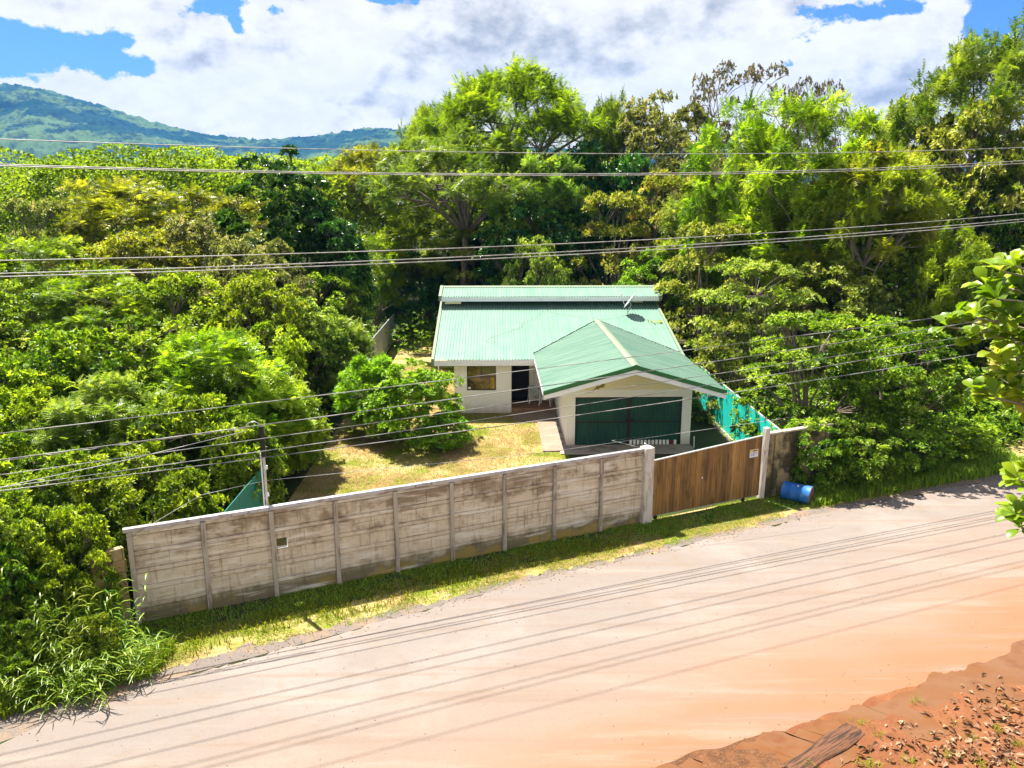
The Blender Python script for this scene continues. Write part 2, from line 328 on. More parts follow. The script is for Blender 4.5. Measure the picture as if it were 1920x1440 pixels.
# ------------------------------------------------------------------ object helpers
def tag(o, label=None, cat=None, group=None, kind=None):
    if label: o['label'] = label
    if cat: o['category'] = cat
    if group: o['group'] = group
    if kind: o['kind'] = kind
    return o
def thing(name, label, cat, loc=(0, 0, 0), rz=0, group=None):
    o = bpy.data.objects.new(name, None); COL.objects.link(o); o.empty_display_size = .3
    o.location = loc; o.rotation_euler = (0, 0, rz)
    return tag(o, label, cat, group)
def linkmesh(name, me, mat, parent=None):
    o = bpy.data.objects.new(name, me); COL.objects.link(o)
    if mat is not None and not me.materials: me.materials.append(mat)
    if parent is not None: o.parent = parent
    return o
class MB:
    """collects boxes, prisms, tubes and sheets; build() links them as ONE mesh object"""
    def __init__(s): s.v = []; s.f = []; s.sm = []
    def add(s, vs, fs, smooth=False):
        b = len(s.v); s.v += [tuple(map(float, q)) for q in vs]; s.f += [tuple(b+i for i in f) for f in fs]; s.sm += [smooth]*len(fs); return s
    def box(s, x0, x1, y0, y1, z0, z1):
        return s.add([(x0, y0, z0), (x1, y0, z0), (x1, y1, z0), (x0, y1, z0), (x0, y0, z1), (x1, y0, z1), (x1, y1, z1), (x0, y1, z1)],
                     [(3, 2, 1, 0), (4, 5, 6, 7), (0, 1, 5, 4), (1, 2, 6, 5), (2, 3, 7, 6), (3, 0, 4, 7)])
    def prism(s, pts, off):
        """polygon pts (3D) extruded by the vector off"""
        n = len(pts); vs = list(pts)+[tuple(a+b for a, b in zip(q, off)) for q in pts]
        return s.add(vs, [tuple(range(n)), tuple(range(2*n-1, n-1, -1))]+[(i, i+n, (i+1) % n+n, (i+1) % n) for i in range(n)])
    def beam(s, a, b, w, h, up=(0, 0, 1)):
        a, b = Vector(a), Vector(b); d = (b-a).normalized(); u = Vector(up); r = d.cross(u).normalized(); u = r.cross(d).normalized()
        c = [a+r*w/2*i+u*h/2*j for i, j in ((-1, -1), (1, -1), (1, 1), (-1, 1))]
        return s.prism([tuple(q) for q in c], tuple(b-a))
    def tube(s, pts, rad, n=8, cap=True, smooth=True):
        pts = [Vector(p) for p in pts]; rad = rad if isinstance(rad, (list, tuple)) else [rad]*len(pts); vs = []
        u = None
        for i, p in enumerate(pts):
            d = (pts[min(i+1, len(pts)-1)]-pts[max(i-1, 0)]).normalized()
            if u is None: u = d.orthogonal().normalized()
            u = (u-d*u.dot(d)).normalized(); q = d.cross(u)
            for k in range(n):
                a = 2*math.pi*k/n; vs.append(tuple(p+(u*math.cos(a)+q*math.sin(a))*rad[i]))
        fs = [(i*n+k, i*n+(k+1) % n, (i+1)*n+(k+1) % n, (i+1)*n+k) for i in range(len(pts)-1) for k in range(n)]
        s.add(vs, fs, smooth)
        if cap: s.add(vs[:n][::-1]+vs[-n:], [tuple(range(n)), tuple(range(n, 2*n))])
        return s
    def build(s, name, mat, parent=None, bevel=0, offset=(0, 0, 0)):
        me = bpy.data.meshes.new(name)
        me.from_pydata([tuple(a-b for a, b in zip(v, offset)) for v in s.v], [], s.f); me.polygons.foreach_set('use_smooth', s.sm); me.update()
        o = linkmesh(name, me, mat, parent)
        if bevel:
            b = o.modifiers.new('bevel', 'BEVEL'); b.width = bevel; b.segments = 2; b.limit_method = 'ANGLE'
        return o
def npmesh(name, verts, faces, tint=None, smooth=False):
    """verts (n,3) array, faces (m,k) array; fast"""
    me = bpy.data.meshes.new(name); verts = np.asarray(verts, np.float32); faces = np.asarray(faces, np.int32); m, k = faces.shape
    me.vertices.add(len(verts)); me.vertices.foreach_set('co', verts.ravel())
    me.loops.add(m*k); me.loops.foreach_set('vertex_index', faces.ravel())
    me.polygons.add(m); me.polygons.foreach_set('loop_start', np.arange(0, m*k, k, dtype=np.int32))
    try: me.polygons.foreach_set('loop_total', np.full(m, k, np.int32))
    except Exception: pass
    if smooth: me.polygons.foreach_set('use_smooth', np.ones(m, bool))
    me.update(calc_edges=True); 
    if tint is not None:
        a = me.attributes.new('tint', 'FLOAT', 'FACE'); a.data.foreach_set('value', np.asarray(tint, np.float32).ravel())
    return me

# ------------------------------------------------------------------ foliage
def nrm(a): return a/np.maximum(np.linalg.norm(a, axis=-1, keepdims=True), 1e-6)
def leaves(pos, d, nn, ln, wd, tint, cup=.25):
    """one folded rhombic leaf (2 triangles) per row"""
    d = nrm(d); nn = nrm(nn-d*(nn*d).sum(-1, keepdims=True)); s = np.cross(d, nn)
    ln = ln[:, None]; wd = wd[:, None]
    a = pos; m = pos+d*ln*.5; b = pos+d*ln-nn*ln*.12
    l = m+s*wd*.5+nn*wd*cup; r = m-s*wd*.5+nn*wd*cup
    V = np.stack([a, l, b, r], 1).reshape(-1, 3); n = len(pos); i = np.arange(n)*4
    F = np.stack([np.stack([i, i+1, i+2], 1), np.stack([i, i+2, i+3], 1)], 1).reshape(-1, 3)
    return V, F, np.repeat(tint, 2)
def roundleaves(pos, d, nn, ln, wd, tint):
    """obovate leaf with midrib fold, 6 rim points, for large near leaves"""
    d = nrm(d); nn = nrm(nn-d*(nn*d).sum(-1, keepdims=True)); s = np.cross(d, nn)
    prof = [(0, 0, 0), (.30, .24, .05), (.62, .50, .06), (.88, .40, .0), (1.0, 0, -.06)]
    P = []
    for (t, h, z) in prof: P.append(pos+d*(ln*t)[:, None]+s*(wd*h)[:, None]+nn*(ln*z+wd*h*.25-ln*.10*t*t)[:, None])
    for (t, h, z) in prof[3:0:-1]: P.append(pos+d*(ln*t)[:, None]-s*(wd*h)[:, None]+nn*(ln*z+wd*h*.25-ln*.10*t*t)[:, None])
    P.append(pos+d*(ln*.45)[:, None]+nn*(ln*.0)[:, None]); P.append(pos+d*(ln*.80)[:, None]-nn*(ln*.05)[:, None])
    V = np.stack(P, 1).reshape(-1, 3); n = len(pos); i = (np.arange(n)*10)[:, None]
    tri = [(0, 1, 8), (1, 2, 8), (2, 9, 8), (2, 3, 9), (3, 4, 9), (4, 5, 9), (5, 6, 9), (6, 8, 9), (6, 7, 8), (7, 0, 8)]
    F = np.concatenate([i+np.array(t)[None, :] for t in tri], 1).reshape(-1, 3)
    return V, F, np.repeat(tint, len(tri))
def rosettes(rng, tips, out, K, ln, wd, tint, droop=.35, spread=1.1, shape=leaves):
    n = len(tips); pos = np.repeat(tips, K, 0); o = np.repeat(out, K, 0); N = n*K
    az = rng.uniform(0, 2*np.pi, N); el = rng.uniform(.35, 1, N)*spread
    ref = np.where(np.abs(o[:, 2:3]) > .9, np.array([[1., 0, 0]]), np.array([[0, 0, 1.]])); e1 = nrm(np.cross(o, ref)); e2 = np.cross(o, e1)
    d = o*np.cos(el)[:, None]+(e1*np.cos(az)[:, None]+e2*np.sin(az)[:, None])*np.sin(el)[:, None]
    d[:, 2] -= droop*rng.uniform(.3, 1, N); nn = o+np.array([0, 0, .8])+rng.normal(0, .35, (N, 3))
    L_ = ln*rng.uniform(.7, 1.25, N); tt = np.clip(np.repeat(tint, K)+rng.normal(0, .17, N), 0, 1)
    return shape(pos+d*.02, d, nn, L_, L_/ln*wd*rng.uniform(.85, 1.15, N), tt)
def fronds(rng, tips, out, K, ln, tint, pairs=5, ll=.115, lw=.052):
    n = len(tips); pos = np.repeat(tips, K, 0); o = np.repeat(out, K, 0); N = n*K
    d = o*.45+rng.normal(0, .75, (N, 3))*np.array([1, 1, .45]); d[:, 2] -= .12; d = nrm(d)
    up = nrm(np.array([0, 0, 1.])+rng.normal(0, .25, (N, 3))); up = nrm(up-d*(up*d).sum(-1, keepdims=True)); s = np.cross(d, up)
    L_ = ln*rng.uniform(.7, 1.2, N); tt = np.repeat(tint, K)+rng.normal(0, .1, N)
    P = []; T = []
    for j in range(pairs):
        f = (j+1.)/(pairs+.3); c = pos+d*(L_*f)[:, None]-up*(L_*.22*f*f)[:, None]
        w_ = ll*(1.15-.5*abs(f-.45)*1.6)
        for sg in (-1, 1):
            tip = c+(s*sg*.9+d*.45)*w_-up*.012
            P.append(np.stack([c-d*lw*.5, c+d*lw*.5, tip], 1)); T.append(tt)
    V = np.concatenate(P, 0).reshape(-1, 3); m = len(V)//3
    return V, np.arange(m*3).reshape(-1, 3), np.clip(np.concatenate(T), 0, 1)
def joinp(parts):
    V = []; F = []; T = []; b = 0
    for v, f, t in parts: V.append(v); F.append(f+b); T.append(t); b += len(v)
    return np.concatenate(V), np.concatenate(F), np.concatenate(T)

def tree_meshes(kind, seed, H, R, style, cz, env, nclump, ntip, clr, K, ln=.13, wd=.06, trunk=.18, lean=0, stems=1, gap=0.):
    """crown + trunk meshes for a tree H tall with crown radius R. env: dome, ball, bush, layers"""
    rng = np.random.default_rng(seed); rnd = random.Random(seed)
    C = []; tries = 0
    lob = rng.normal(0, 1, (7, 3)); lob = nrm(lob); la = rng.uniform(.72, 1.15, 7)
    while len(C) < nclump and tries < 20000:
        tries += 1
        u = nrm(rng.normal(0, 1, 3))
        k = 1+.0*u[0]
        for q, a in zip(lob, la): k += (a-1)*max(0, float(u@q))**3
        r = rng.uniform(.55, 1.0)**.6*k
        if env == 'dome':
            a = rng.uniform(0, 2*np.pi); rr = R*math.sqrt(rng.uniform(0.01, 1))*(.85+.3*k-.15)
            p = np.array([rr*math.cos(a), rr*math.sin(a), H-(H-cz)*(rr/R)**2*rng.uniform(.6, 1.)-rng.uniform(0, .10)*H])
        elif env == 'layers':
            a = rng.uniform(0, 2*np.pi); lay = rng.integers(0, 6)/5.; zz = cz+(H-cz)*lay; rr = R*math.sqrt(1-.75*lay**1.6)*rng.uniform(.35, 1)**.6*k
            p = np.array([rr*math.cos(a), rr*math.sin(a), zz-rr*.12+rng.normal(0, .12)])
        else:
            hz = (H-cz)/2.; p = np.array([u[0]*R*r, u[1]*R*r, cz+hz+u[2]*hz*r])
            if env == 'bush' and u[2] < -.2: p = np.array([u[0]*R*r*1.1, u[1]*R*r*1.1, max(.15, p[2])])
            elif env == 'ball' and u[2] < -.65: continue
        C.append(p)
    C = np.array(C); cen = np.array([0, 0, (H+cz)/2-.25*(H-cz)])
    # clumps -> twig tips
    cs = clr*rng.uniform(.5, 1.45, len(C))
    ct = np.clip(rng.normal(.48, .17, len(C)), .1, .85)
    t = nrm(rng.normal(0, 1, (len(C), ntip, 3))); t[..., 2] = np.abs(t[..., 2])*.95-.28
    tips = C[:, None, :]+t*cs[:, None, None]*np.array([1, 1, .62])*rng.uniform(.45, 1.05, (len(C), ntip, 1))
    out = nrm(t*.8+nrm(C-cen)[:, None, :]*.55+np.array([0, 0, .45]))
    tint = np.clip(ct[:, None]+rng.normal(0, .19, (len(C), ntip)), 0, 1)
    tips = tips.reshape(-1, 3); out = out.reshape(-1, 3); tint = tint.ravel()
    tips[:, 2] = np.maximum(tips[:, 2], .05)
    if style == 'feather': V, F, T = fronds(rng, tips, out, K, ln, tint)
    else: V, F, T = rosettes(rng, tips, out, K, ln, wd, tint)
    crown = npmesh(kind+'_crown', V, F, T)
    # skeleton: limbs, branches to every clump, a few twigs
    mb = MB()
    nl = max(4, nclump//9); idx = rng.permutation(len(C))[:nl]; limbs = []
    th = cz*.75 if env in ('dome', 'layers', 'ball') else .15*H
    for s_ in range(stems):
        a = 2*math.pi*s_/max(1, stems)+rnd.random(); sp0 = .15*R if stems > 1 else .0
        base = Vector((sp0*math.cos(a)*.5, sp0*math.sin(a)*.5, -.1)); fork = Vector((sp0*math.cos(a)*2+lean, sp0*math.sin(a)*2, th))
        mid = (base+fork)/2+Vector((rnd.uniform(-.06, .06)*th, rnd.uniform(-.06, .06)*th, 0))
        mb.tube([base, mid, fork], [trunk, trunk*.8, trunk*.66], 8, False)
        for k in list(idx)[s_::stems]:
            e = Vector(C[k]); m1 = fork.lerp(e, .4)+Vector((rnd.uniform(-.1, .1)*R, rnd.uniform(-.1, .1)*R, .10*(H-th))); m2 = fork.lerp(e, .75)+Vector((0, 0, .05*(H-th)))
            pts = [fork, m1, m2, e]; mb.tube(pts, [trunk*.5, trunk*.33, trunk*.2, trunk*.08], 6, False); limbs += [(m1, trunk*.2), (m2, trunk*.14)]
            limbs.append((fork.lerp(m1, .6), trunk*.22))
    for k in range(len(C)):
        e = Vector(C[k]); b, r = min(limbs, key=lambda q: (q[0]-e).length+(2. if q[0].z > e.z+.3 else 0))
        m_ = b.lerp(e, .55)+Vector((rnd.uniform(-.12, .12), rnd.uniform(-.12, .12), rnd.uniform(-.05, .2)))
        mb.tube([b, m_, e], [r*.8, r*.5, .012], 5, False)
        for q in range(3):
            tp = Vector(tips[k*ntip+rnd.randrange(ntip)]); mb.tube([m_.lerp(e, .6), tp], [.014, .006], 3, False)
    me = bpy.data.meshes.new(kind+'_trunk'); me.from_pydata(mb.v, [], mb.f); me.polygons.foreach_set('use_smooth', mb.sm); me.update()
    return dict(crown=crown, trunk=me, H=H, R=R)

KINDS = {}
def kind(name, leaf, bark, **kw):
    KINDS[name] = [dict(tree_meshes(name, s, **kw), leaf=leaf, bark=bark) for s in kw.pop('seeds')] if False else None
def defkind(name, leaf, bark, seeds, **kw):
    KINDS[name] = dict(v=[tree_meshes(name, s, **kw) for s in seeds], leaf=leaf, bark=bark)
defkind('umbrella', 'yellow', 'bark', (11, 12), H=9, R=5, style='feather', cz=6.3, env='dome', nclump=125, ntip=18, clr=.62, K=6, ln=.44, trunk=.22)
defkind('feather', 'lime', 'bark', (21, 22), H=7, R=3.6, style='feather', cz=.9, env='ball', nclump=110, ntip=19, clr=.55, K=6, ln=.40, trunk=.15)
defkind('broad', 'mid', 'bark', (31, 32), H=7, R=3.3, style='broad', cz=.7, env='ball', nclump=130, ntip=26, clr=.55, K=7, ln=.20, wd=.095, trunk=.17)
defkind('layered', 'pale', 'bark', (41, 42), H=7, R=3.6, style='broad', cz=.8, env='layers', nclump=140, ntip=24, clr=.52, K=7, ln=.21, wd=.085, trunk=.17)
defkind('glossy', 'dark', 'bark', (51,), H=8, R=3.2, style='broad', cz=1.2, env='ball', nclump=115, ntip=20, clr=.52, K=7, ln=.27, wd=.14, trunk=.17)
defkind('shrub', 'lime', 'bark', (61, 62, 63), H=4, R=2.4, style='broad', cz=0.0, env='bush', nclump=125, ntip=24, clr=.42, K=7, ln=.17, wd=.085, trunk=.05, stems=4)
defkind('fern', 'lime', 'bark', (71, 72), H=4, R=2.5, style='feather', cz=.3, env='bush', nclump=100, ntip=18, clr=.46, K=6, ln=.36, trunk=.06, stems=4)
defkind('sparse', 'rust', 'bark', (81,), H=9, R=3.6, style='broad', cz=3.2, env='ball', nclump=60, ntip=18, clr=.6, K=6, ln=.17, wd=.09, trunk=.16)
_cache = {}
def plant(name, kd, leaf, pos, sc, szz, rz, label, cat, group=None, var=0, bark=None):
    K = KINDS[kd]; v = K['v'][var % len(K['v'])]; lf = leaf or K['leaf']; bk = bark or K['bark']
    key = (kd, var % len(K['v']), lf, bk)
    if key not in _cache:
        c = v['crown']; t = v['trunk']
        if c.materials: c = c.copy()
        if t.materials: t = t.copy()
        c.materials.clear(); t.materials.clear()
        c.materials.append(L[lf]); t.materials.append(M[bk]); _cache[key] = (c, t)
    c, t = _cache[key]
    e = thing(name, label, cat, pos, rz, group); e.scale = (sc, sc, szz)
    linkmesh('crown', c, None, e); linkmesh('trunk', t, None, e)
    return e
vrng = random.Random(9)
def tree_at(name, kd, leaf, u, vtop, Y, Rpx, label, cat='tree', group=None, sink=0, bark=None, rz=None, var=None, zmin=None):
    """tree whose crown top shows at (u, vtop) when it stands Y metres out and is Rpx wide from its axis"""
    X, _, z = at(u, vtop, Y); K = KINDS[kd]['v'][0]
    sc = Rpx*Y/FPX/K['R']; zz = z/K['H']
    return plant(name, kd, leaf, (X, Y, -sink), sc, zz, vrng.uniform(0, 6.28) if rz is None else rz, label, cat, group, vrng.randrange(3) if var is None else var, bark)

exec_order = []
# ------------------------------------------------------------------ ground, road, hills
def sheet(name, poly, z, mat, kind='structure'):
    mb = MB(); mb.add([(x, y, z) for x, y in poly], [tuple(range(len(poly)))]); o = mb.build(name, mat); return tag(o, kind=kind)
sheet('ground', [(-4000, -200), (4000, -200), (4000, 5000), (-4000, 5000)], 0, M['ground'])
def interp(pts, x): return float(np.interp(x, [p[0] for p in pts], [p[1] for p in pts]))
ROADTOP = [(-60, -14.5), (-30, 1.6), (-12, 11.2), (-9.1, 12.95), (-6.7, 14.9), (-3.5, 16.6), (-.4, 18.3), (4.1, 20.5), (9.5, 22.95), (13.7, 24.7), (18.3, 26.5), (30, 31), (60, 42)]
ROADBOT = [(-60, -26), (-30, -9), (-8, 5.5), (0, 10.2), (2.9, 11.95), (5.8, 13.1), (9.8, 14.75), (11.6, 15.4), (20, 19), (60, 34)]
GRASS = [(-60, -13.2), (-30, 2.8), (-12, 12.3), (-8.3, 14.5), (-6.1, 15.75), (-2.9, 17.35), (1.0, 19.35), (5.7, 21.5), (8, 22.6), (9.7, 23.6), (13, 24.9), (18.3, 26.9), (30, 31.6), (60, 42.5)]
def band(name, top, bot, z, mat, jt=0, jb=0, x0=-60, x1=60, seed=1, step=.12):
    rg = np.random.default_rng(seed); xs = []; x = x0
    while x < x1: xs.append(x); x += step if -13 < x < 20 else 2
    xs.append(x1)
    def jit(a):
        n = len(xs); j = np.convolve(rg.normal(0, 1, n+8), np.ones(5)/5, 'same')[4:4+n]*1.5+rg.normal(0, .35, n); return j*a
    T = jit(jt); B = jit(jb); mb = MB(); vs = []
    for i, x in enumerate(xs): vs += [(x, interp(top, x)+T[i], z), (x, interp(bot, x)+B[i], z)]
    mb.add(vs, [(2*i, 2*i+1, 2*i+3, 2*i+2) for i in range(len(xs)-1)]); return tag(mb.build(name, mat), kind='structure')
band('gravel_shoulder', GRASS, ROADTOP, .004, M['shoulder'], .16, 0, seed=3)
# shoulder sheet dips under the road; road sheet on top
band('road', [(x, y-.0) for x, y in ROADTOP], [(x, y-1.2) for x, y in ROADBOT], .008, M['road'], .085, 0, seed=5)
VT = [(-60, -11.0), (-30, 5.0), (-12, 14.3), (-8.4, 17.3), (5, 23.1), (9, 24.9), (13, 26.6), (18.3, 29.6), (30, 35), (60, 46)]
band('verge', [(x, y) for x, y in VT], [(x, y-.15) for x, y in GRASS], .0015, M['lawn'], 0, .15, seed=8)
band('wall_shade_strip', [(x, y-.02) for x, y in [(-9.0, 17.0), (-8.4, 17.15), (4.7, 22.85), (8.8, 24.75), (12, 26.1)]], [(x, y-1.15) for x, y in [(-9.0, 17.0), (-8.4, 17.15), (4.7, 22.85), (8.8, 24.75), (12, 26.1)]], .003, M['shade'], 0, .10, x0=-9, x1=12, seed=18)  # darker strip painting in the wall's shadow on the verge
# red dirt side with raised, lumpy surface
def dirt_height(x, y):
    return 0
rg = np.random.default_rng(77)
def lump(x, y, s):
    return (math.sin(x*1.3*s+1.7*math.sin(y*.9*s))*math.cos(y*1.1*s+.7)+.5*math.sin(x*2.9*s+y*2.3*s)+.3*math.sin(x*6.1*s-y*5.2*s))
mb = MB(); nx, ny = 150, 70; vs = []
for j in range(ny+1):
    for i in range(nx+1):
        x = -2+20*i/nx; b = interp(ROADBOT, x); d = 7.5*(j/ny)**1.4
        y = b+.12*lump(x, 3, 1.1)+.02*lump(x, 1, 4)-d
        z = .012+.035*min(1, d/.9)*(.5+.5*lump(x, y, .8)*.8)+.012*min(1, d)*lump(x, y, 3)
        if d < .01: z = .010
        vs.append((x, y, max(.010, z)))
mb.add(vs, [(j*(nx+1)+i, (j+1)*(nx+1)+i, (j+1)*(nx+1)+i+1, j*(nx+1)+i+1) for j in range(ny) for i in range(nx)], True)
tag(mb.build('red_dirt', M['dirt']), kind='structure')
PUD = [((2.6, 11.75), (3.6, 11.4)), ((3.4, 12.1), (4.3, 11.5)), ((4.1, 12.25), (5.2, 11.9)), ((5.0, 12.75), (6.0, 12.1)), ((5.8, 13.05), (6.9, 12.3)), ((6.8, 13.35), (7.9, 12.75)), ((7.9, 13.9), (9.0, 13.2)), ((9.0, 14.4), (10.0, 13.7)), ((10.1, 14.95), (11.1, 14.1)), ((11.6, 15.6), (12.4, 14.6)), ((14, 16.8), (14.5, 15.6))]
mb = MB(); vs = []; N = 160; prx = random.Random(3)
for i in range(N+1):
    f = i/N*(len(PUD)-1); k = min(int(f), len(PUD)-2); t = f-k
    a = [PUD[k][0][q]*(1-t)+PUD[k+1][0][q]*t for q in (0, 1)]; b = [PUD[k][1][q]*(1-t)+PUD[k+1][1][q]*t for q in (0, 1)]
    ja = .13*lump(f*2.2, 0, 1.0)+.025*prx.uniform(-1, 1); jb = .14*lump(f*1.7, 5, 1.1)+.04*prx.uniform(-1, 1)
    vs += [(a[0], a[1]+ja, .034), (b[0], b[1]+jb-.1, .034)]
mb.add(vs, [(2*i, 2*i+1, 2*i+3, 2*i+2) for i in range(N)]); tag(mb.build('puddle', M['puddle']), kind='structure')
mb = MB(); vs = []; N = 70
for i in range(N+1):
    x = -1+6.0*i/N; b = interp(ROADBOT, x)
    vs += [(x, b+.10+.10*lump(x, 3, 1.2), .016), (x, b-.25+.05*lump(x, 9, 2), .036+.008*lump(x, 1, 3)), (x+.05, b-.75+.10*lump(x, 2, 1.5), .042+.008*lump(x, 5, 3)), (x, b-1.1, .03)]
mb.add(vs, [(4*i+k, 4*i+k+1, 4*i+k+5, 4*i+k+4) for i in range(N) for k in range(3)], True); tag(mb.build('mud', M['mud']), kind='structure')
# yard
sheet('yard_lawn', [(-6.8, 18.4), (3.5, 22.9), (3.5, 28), (2.95, 30.3), (2.95, 36), (8, 36), (8, 50), (-1.8, 50), (-1.8, 60), (-6.8, 60)], .004, M['lawn'])
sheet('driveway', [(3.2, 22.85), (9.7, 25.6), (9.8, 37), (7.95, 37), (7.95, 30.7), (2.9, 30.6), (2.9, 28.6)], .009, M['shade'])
mb = MB(); mb.box(1.93, 2.72, 29.85, 35.2, 0, .06); mb.box(.9, 2.88, 34.35, 35.7, 0, .05); tag(mb.build('garden_path', M['path'], bevel=.01), kind='structure')
mb = MB(); mb.box(2.725, 2.905, 29.7, 37.0, 0, .04); mb.box(2.6, 7.95, 29.5, 30.62, 0, .05); tag(mb.build('concrete_apron', M['apron'], bevel=.01), kind='structure')
# hills: real relief far out
def ridge(): return [(-300, 205), (0, 176), (70, 181), (150, 197), (220, 217), (300, 240), (400, 262), (480, 271), (560, 267), (640, 259), (700, 250), (760, 254), (900, 275), (1100, 290), (1300, 280), (1500, 300), (2300, 310)]
rv = ridge(); rng = np.random.default_rng(5)
def fbm2(x, y, seed, octs=6, lac=2.0, gain=.5):
    r = np.random.default_rng(seed); out = np.zeros_like(x); a = 1.; f = 1.
    for o in range(octs):
        ang = r.uniform(0, 6.28, 5)
        for g in ang: out += a/5*np.sin((x*np.cos(g)+y*np.sin(g))*f+r.uniform(0, 6.28)+1.3*np.sin((x*np.sin(g)-y*np.cos(g))*f*.7+r.uniform(0, 6.28)))
        a *= gain; f *= lac
    return out
nu, nd = 620, 130
uu = np.linspace(-260, 2250, nu); top = np.interp(uu, [p[0] for p in rv], [p[1] for p in rv])
k_ = np.ones(15)/15; top = np.convolve(np.pad(top, 7, 'edge'), k_, 'valid')
X0 = np.array([at(u, 371, 1.)[0] for u in uu]); G, Dd = np.meshgrid(np.arange(nu), np.linspace(0, 1, nd))
dist = 1150+1050*Dd+0*G; zt = (371-top)/FPX*2050
prof = np.where(Dd < .86, (Dd/.86)**1.15, 1-(Dd-.86)*2.4)
Xh = X0[G]*dist; 
gul = fbm2(Xh/170, dist/260, 3, 5)
Z = CH+zt[G]*prof+gul*46*np.sin(np.clip(Dd/.86, 0, 1)*np.pi)**.8*(.4+zt[G]/250)
Z += np.abs(fbm2(Xh/11, dist/14, 9, 3))*8*(Dd > .02)+rng.normal(0, 1.6, Z.shape)
Z[0] = -20
Vh = np.stack([Xh, dist, Z], -1).reshape(-1, 3); ii = (np.arange(nd-1)[:, None]*nu+np.arange(nu-1)[None, :]).ravel()
me = npmesh('hills', Vh, np.stack([ii, ii+1, ii+nu+1, ii+nu], 1), smooth=False)
tag(linkmesh('hills', me, M['hill']), kind='structure')

# ------------------------------------------------------------------ concrete wall along the road
PX, PY, PA, PS, HW = -8.37, 17.15, .4145, 1.5745, 2.355
ca, sa = math.cos(PA), math.sin(PA)
def onwall(s, off=0, z=0): return (PX+s*ca-off*-sa*-1 if False else PX+s*ca+off*sa, PY+s*sa-off*ca, z)   # off>0: towards the road
wall = thing('concrete_wall', 'long stained precast concrete wall with white cap beside the road', 'wall', (PX, PY, 0), PA)
wr = random.Random(12)
def panel(i, x0, x1, hole=None):
    mb = MB(); z = 0.0; k = 0
    courses = []
    z = -.05
    seq = [.42, .11, .34, .12, .33, .12, .33, .12, .38, .13]
    tot = sum(seq); 
    for q, h in enumerate(seq):
        hh = h*(HW+.02)/tot; nar = q % 2 == 1
        y = (-.03 if nar else 0)+wr.uniform(-.006, .006)
        za, zb = z+.011, z+hh-.011-wr.uniform(0, .008)
        if nar: segs = [(x0, x1)]
        else:
            c1 = wr.uniform(.25, .75); m_ = x0+(x1-x0)*c1; segs = [(x0, m_-.004), (m_+.004, x1)]
        for a, b in segs:
            dy = wr.uniform(-.003, .003)
            if hole and za < hole[3] and zb > hole[2] and a < hole[1] and b > hole[0]:
                if hole[0] > a+.01: mb.box(a, hole[0], y+dy, .05, za, zb)
                if hole[1] < b: mb.box(hole[1], b, y+dy, .05, za, zb)
                if za < hole[2]: mb.box(max(a, hole[0]), min(b, hole[1]), y+dy, .05, za, hole[2])
                if zb > hole[3]: mb.box(max(a, hole[0]), min(b, hole[1]), y+dy, .05, hole[3], zb)
            else: mb.box(a, b, y+dy, .05, za, zb)
        z += hh
    if not hole: mb.box(x0, x1, .02, .045, -.04, HW-.03)
    else:
        for q in ((x0, hole[0], -.04, HW-.03), (hole[1], x1, -.04, HW-.03), (hole[0], hole[1], -.04, hole[2]), (hole[0], hole[1], hole[3], HW-.03)): mb.box(q[0], q[1], .02, .045, q[2], q[3])
    o = mb.build('panel', M['conc'], wall, bevel=.006)
for i in range(9):
    x0 = i*PS+.055; x1 = (i+1)*PS-(.055 if i < 8 else .13)
    panel(i, x0, x1, hole=(x0+.03, x0+.29, 1.28, 1.52) if i == 2 else None)
    mb = MB(); lean = wr.uniform(-.01, .01); mb.prism([(i*PS-.055, -.075, -.05), (i*PS+.055, -.075, -.05), (i*PS+.055, .07, -.05), (i*PS-.055, .07, -.05)], (lean, 0, HW-.02 if i else HW))
    mb.build('post', M['concpost'], wall, bevel=.01)
mb = MB(); fr = .02
x0 = 2*PS+.055
mb.box(x0+.03, x0+.30, -.028, .05, 1.262, 1.280); mb.box(x0+.287, x0+.30, -.028, .05, 1.28, 1.52)
mb.build('vent_frame', M['white'], wall)
mb = MB(); mb.box(-.12, 9*PS-.12, -.055, .075, HW+.012, HW+.042); mb.box(-.12, 9*PS-.12, -.062, -.0551, HW-.04, HW+.042)
mb.build('cap', M['capmetal'], wall)
# gate pillars
def wallthing(name, s, label, cat): return thing(name, label, cat, onwall(s), PA)
gp = wallthing('gate_pillar', 9*PS+.04, 'thick pale concrete pillar between the concrete wall and the wooden gate', 'pillar')
mb = MB(); mb.box(-.16, .165, -.17, .16, -.05, HW+.07); mb.build('shaft', M['concpillar'], gp, bevel=.015)
mb = MB(); mb.tube([(-.12, 0, HW+.07), (-.12, 0, HW+.2), (.05, -.05, HW+.1)], .012, 6); mb.tube([(-.1, .02, HW+.05), (-.11, -.18, HW+.05), (-.11, -.185, HW-.35)], .01, 6); mb.build('bracket', M['galv'], gp)
def sof(x, y): return (x-PX)*ca+(y-PY)*sa
SG = 9*PS+.04; SR = sof(8.87, 24.75)
gp2 = wallthing('gate_post', SR, 'weathered grey wooden-looking post at the right end of the gate', 'post')
mb = MB(); mb.prism([(-.10, -.09, -.05), (.07, -.09, -.05), (.07, .09, -.05), (-.10, .09, -.05)], (.06, 0, 2.5)); mb.build('shaft', M['concpillar'], gp2, bevel=.02)
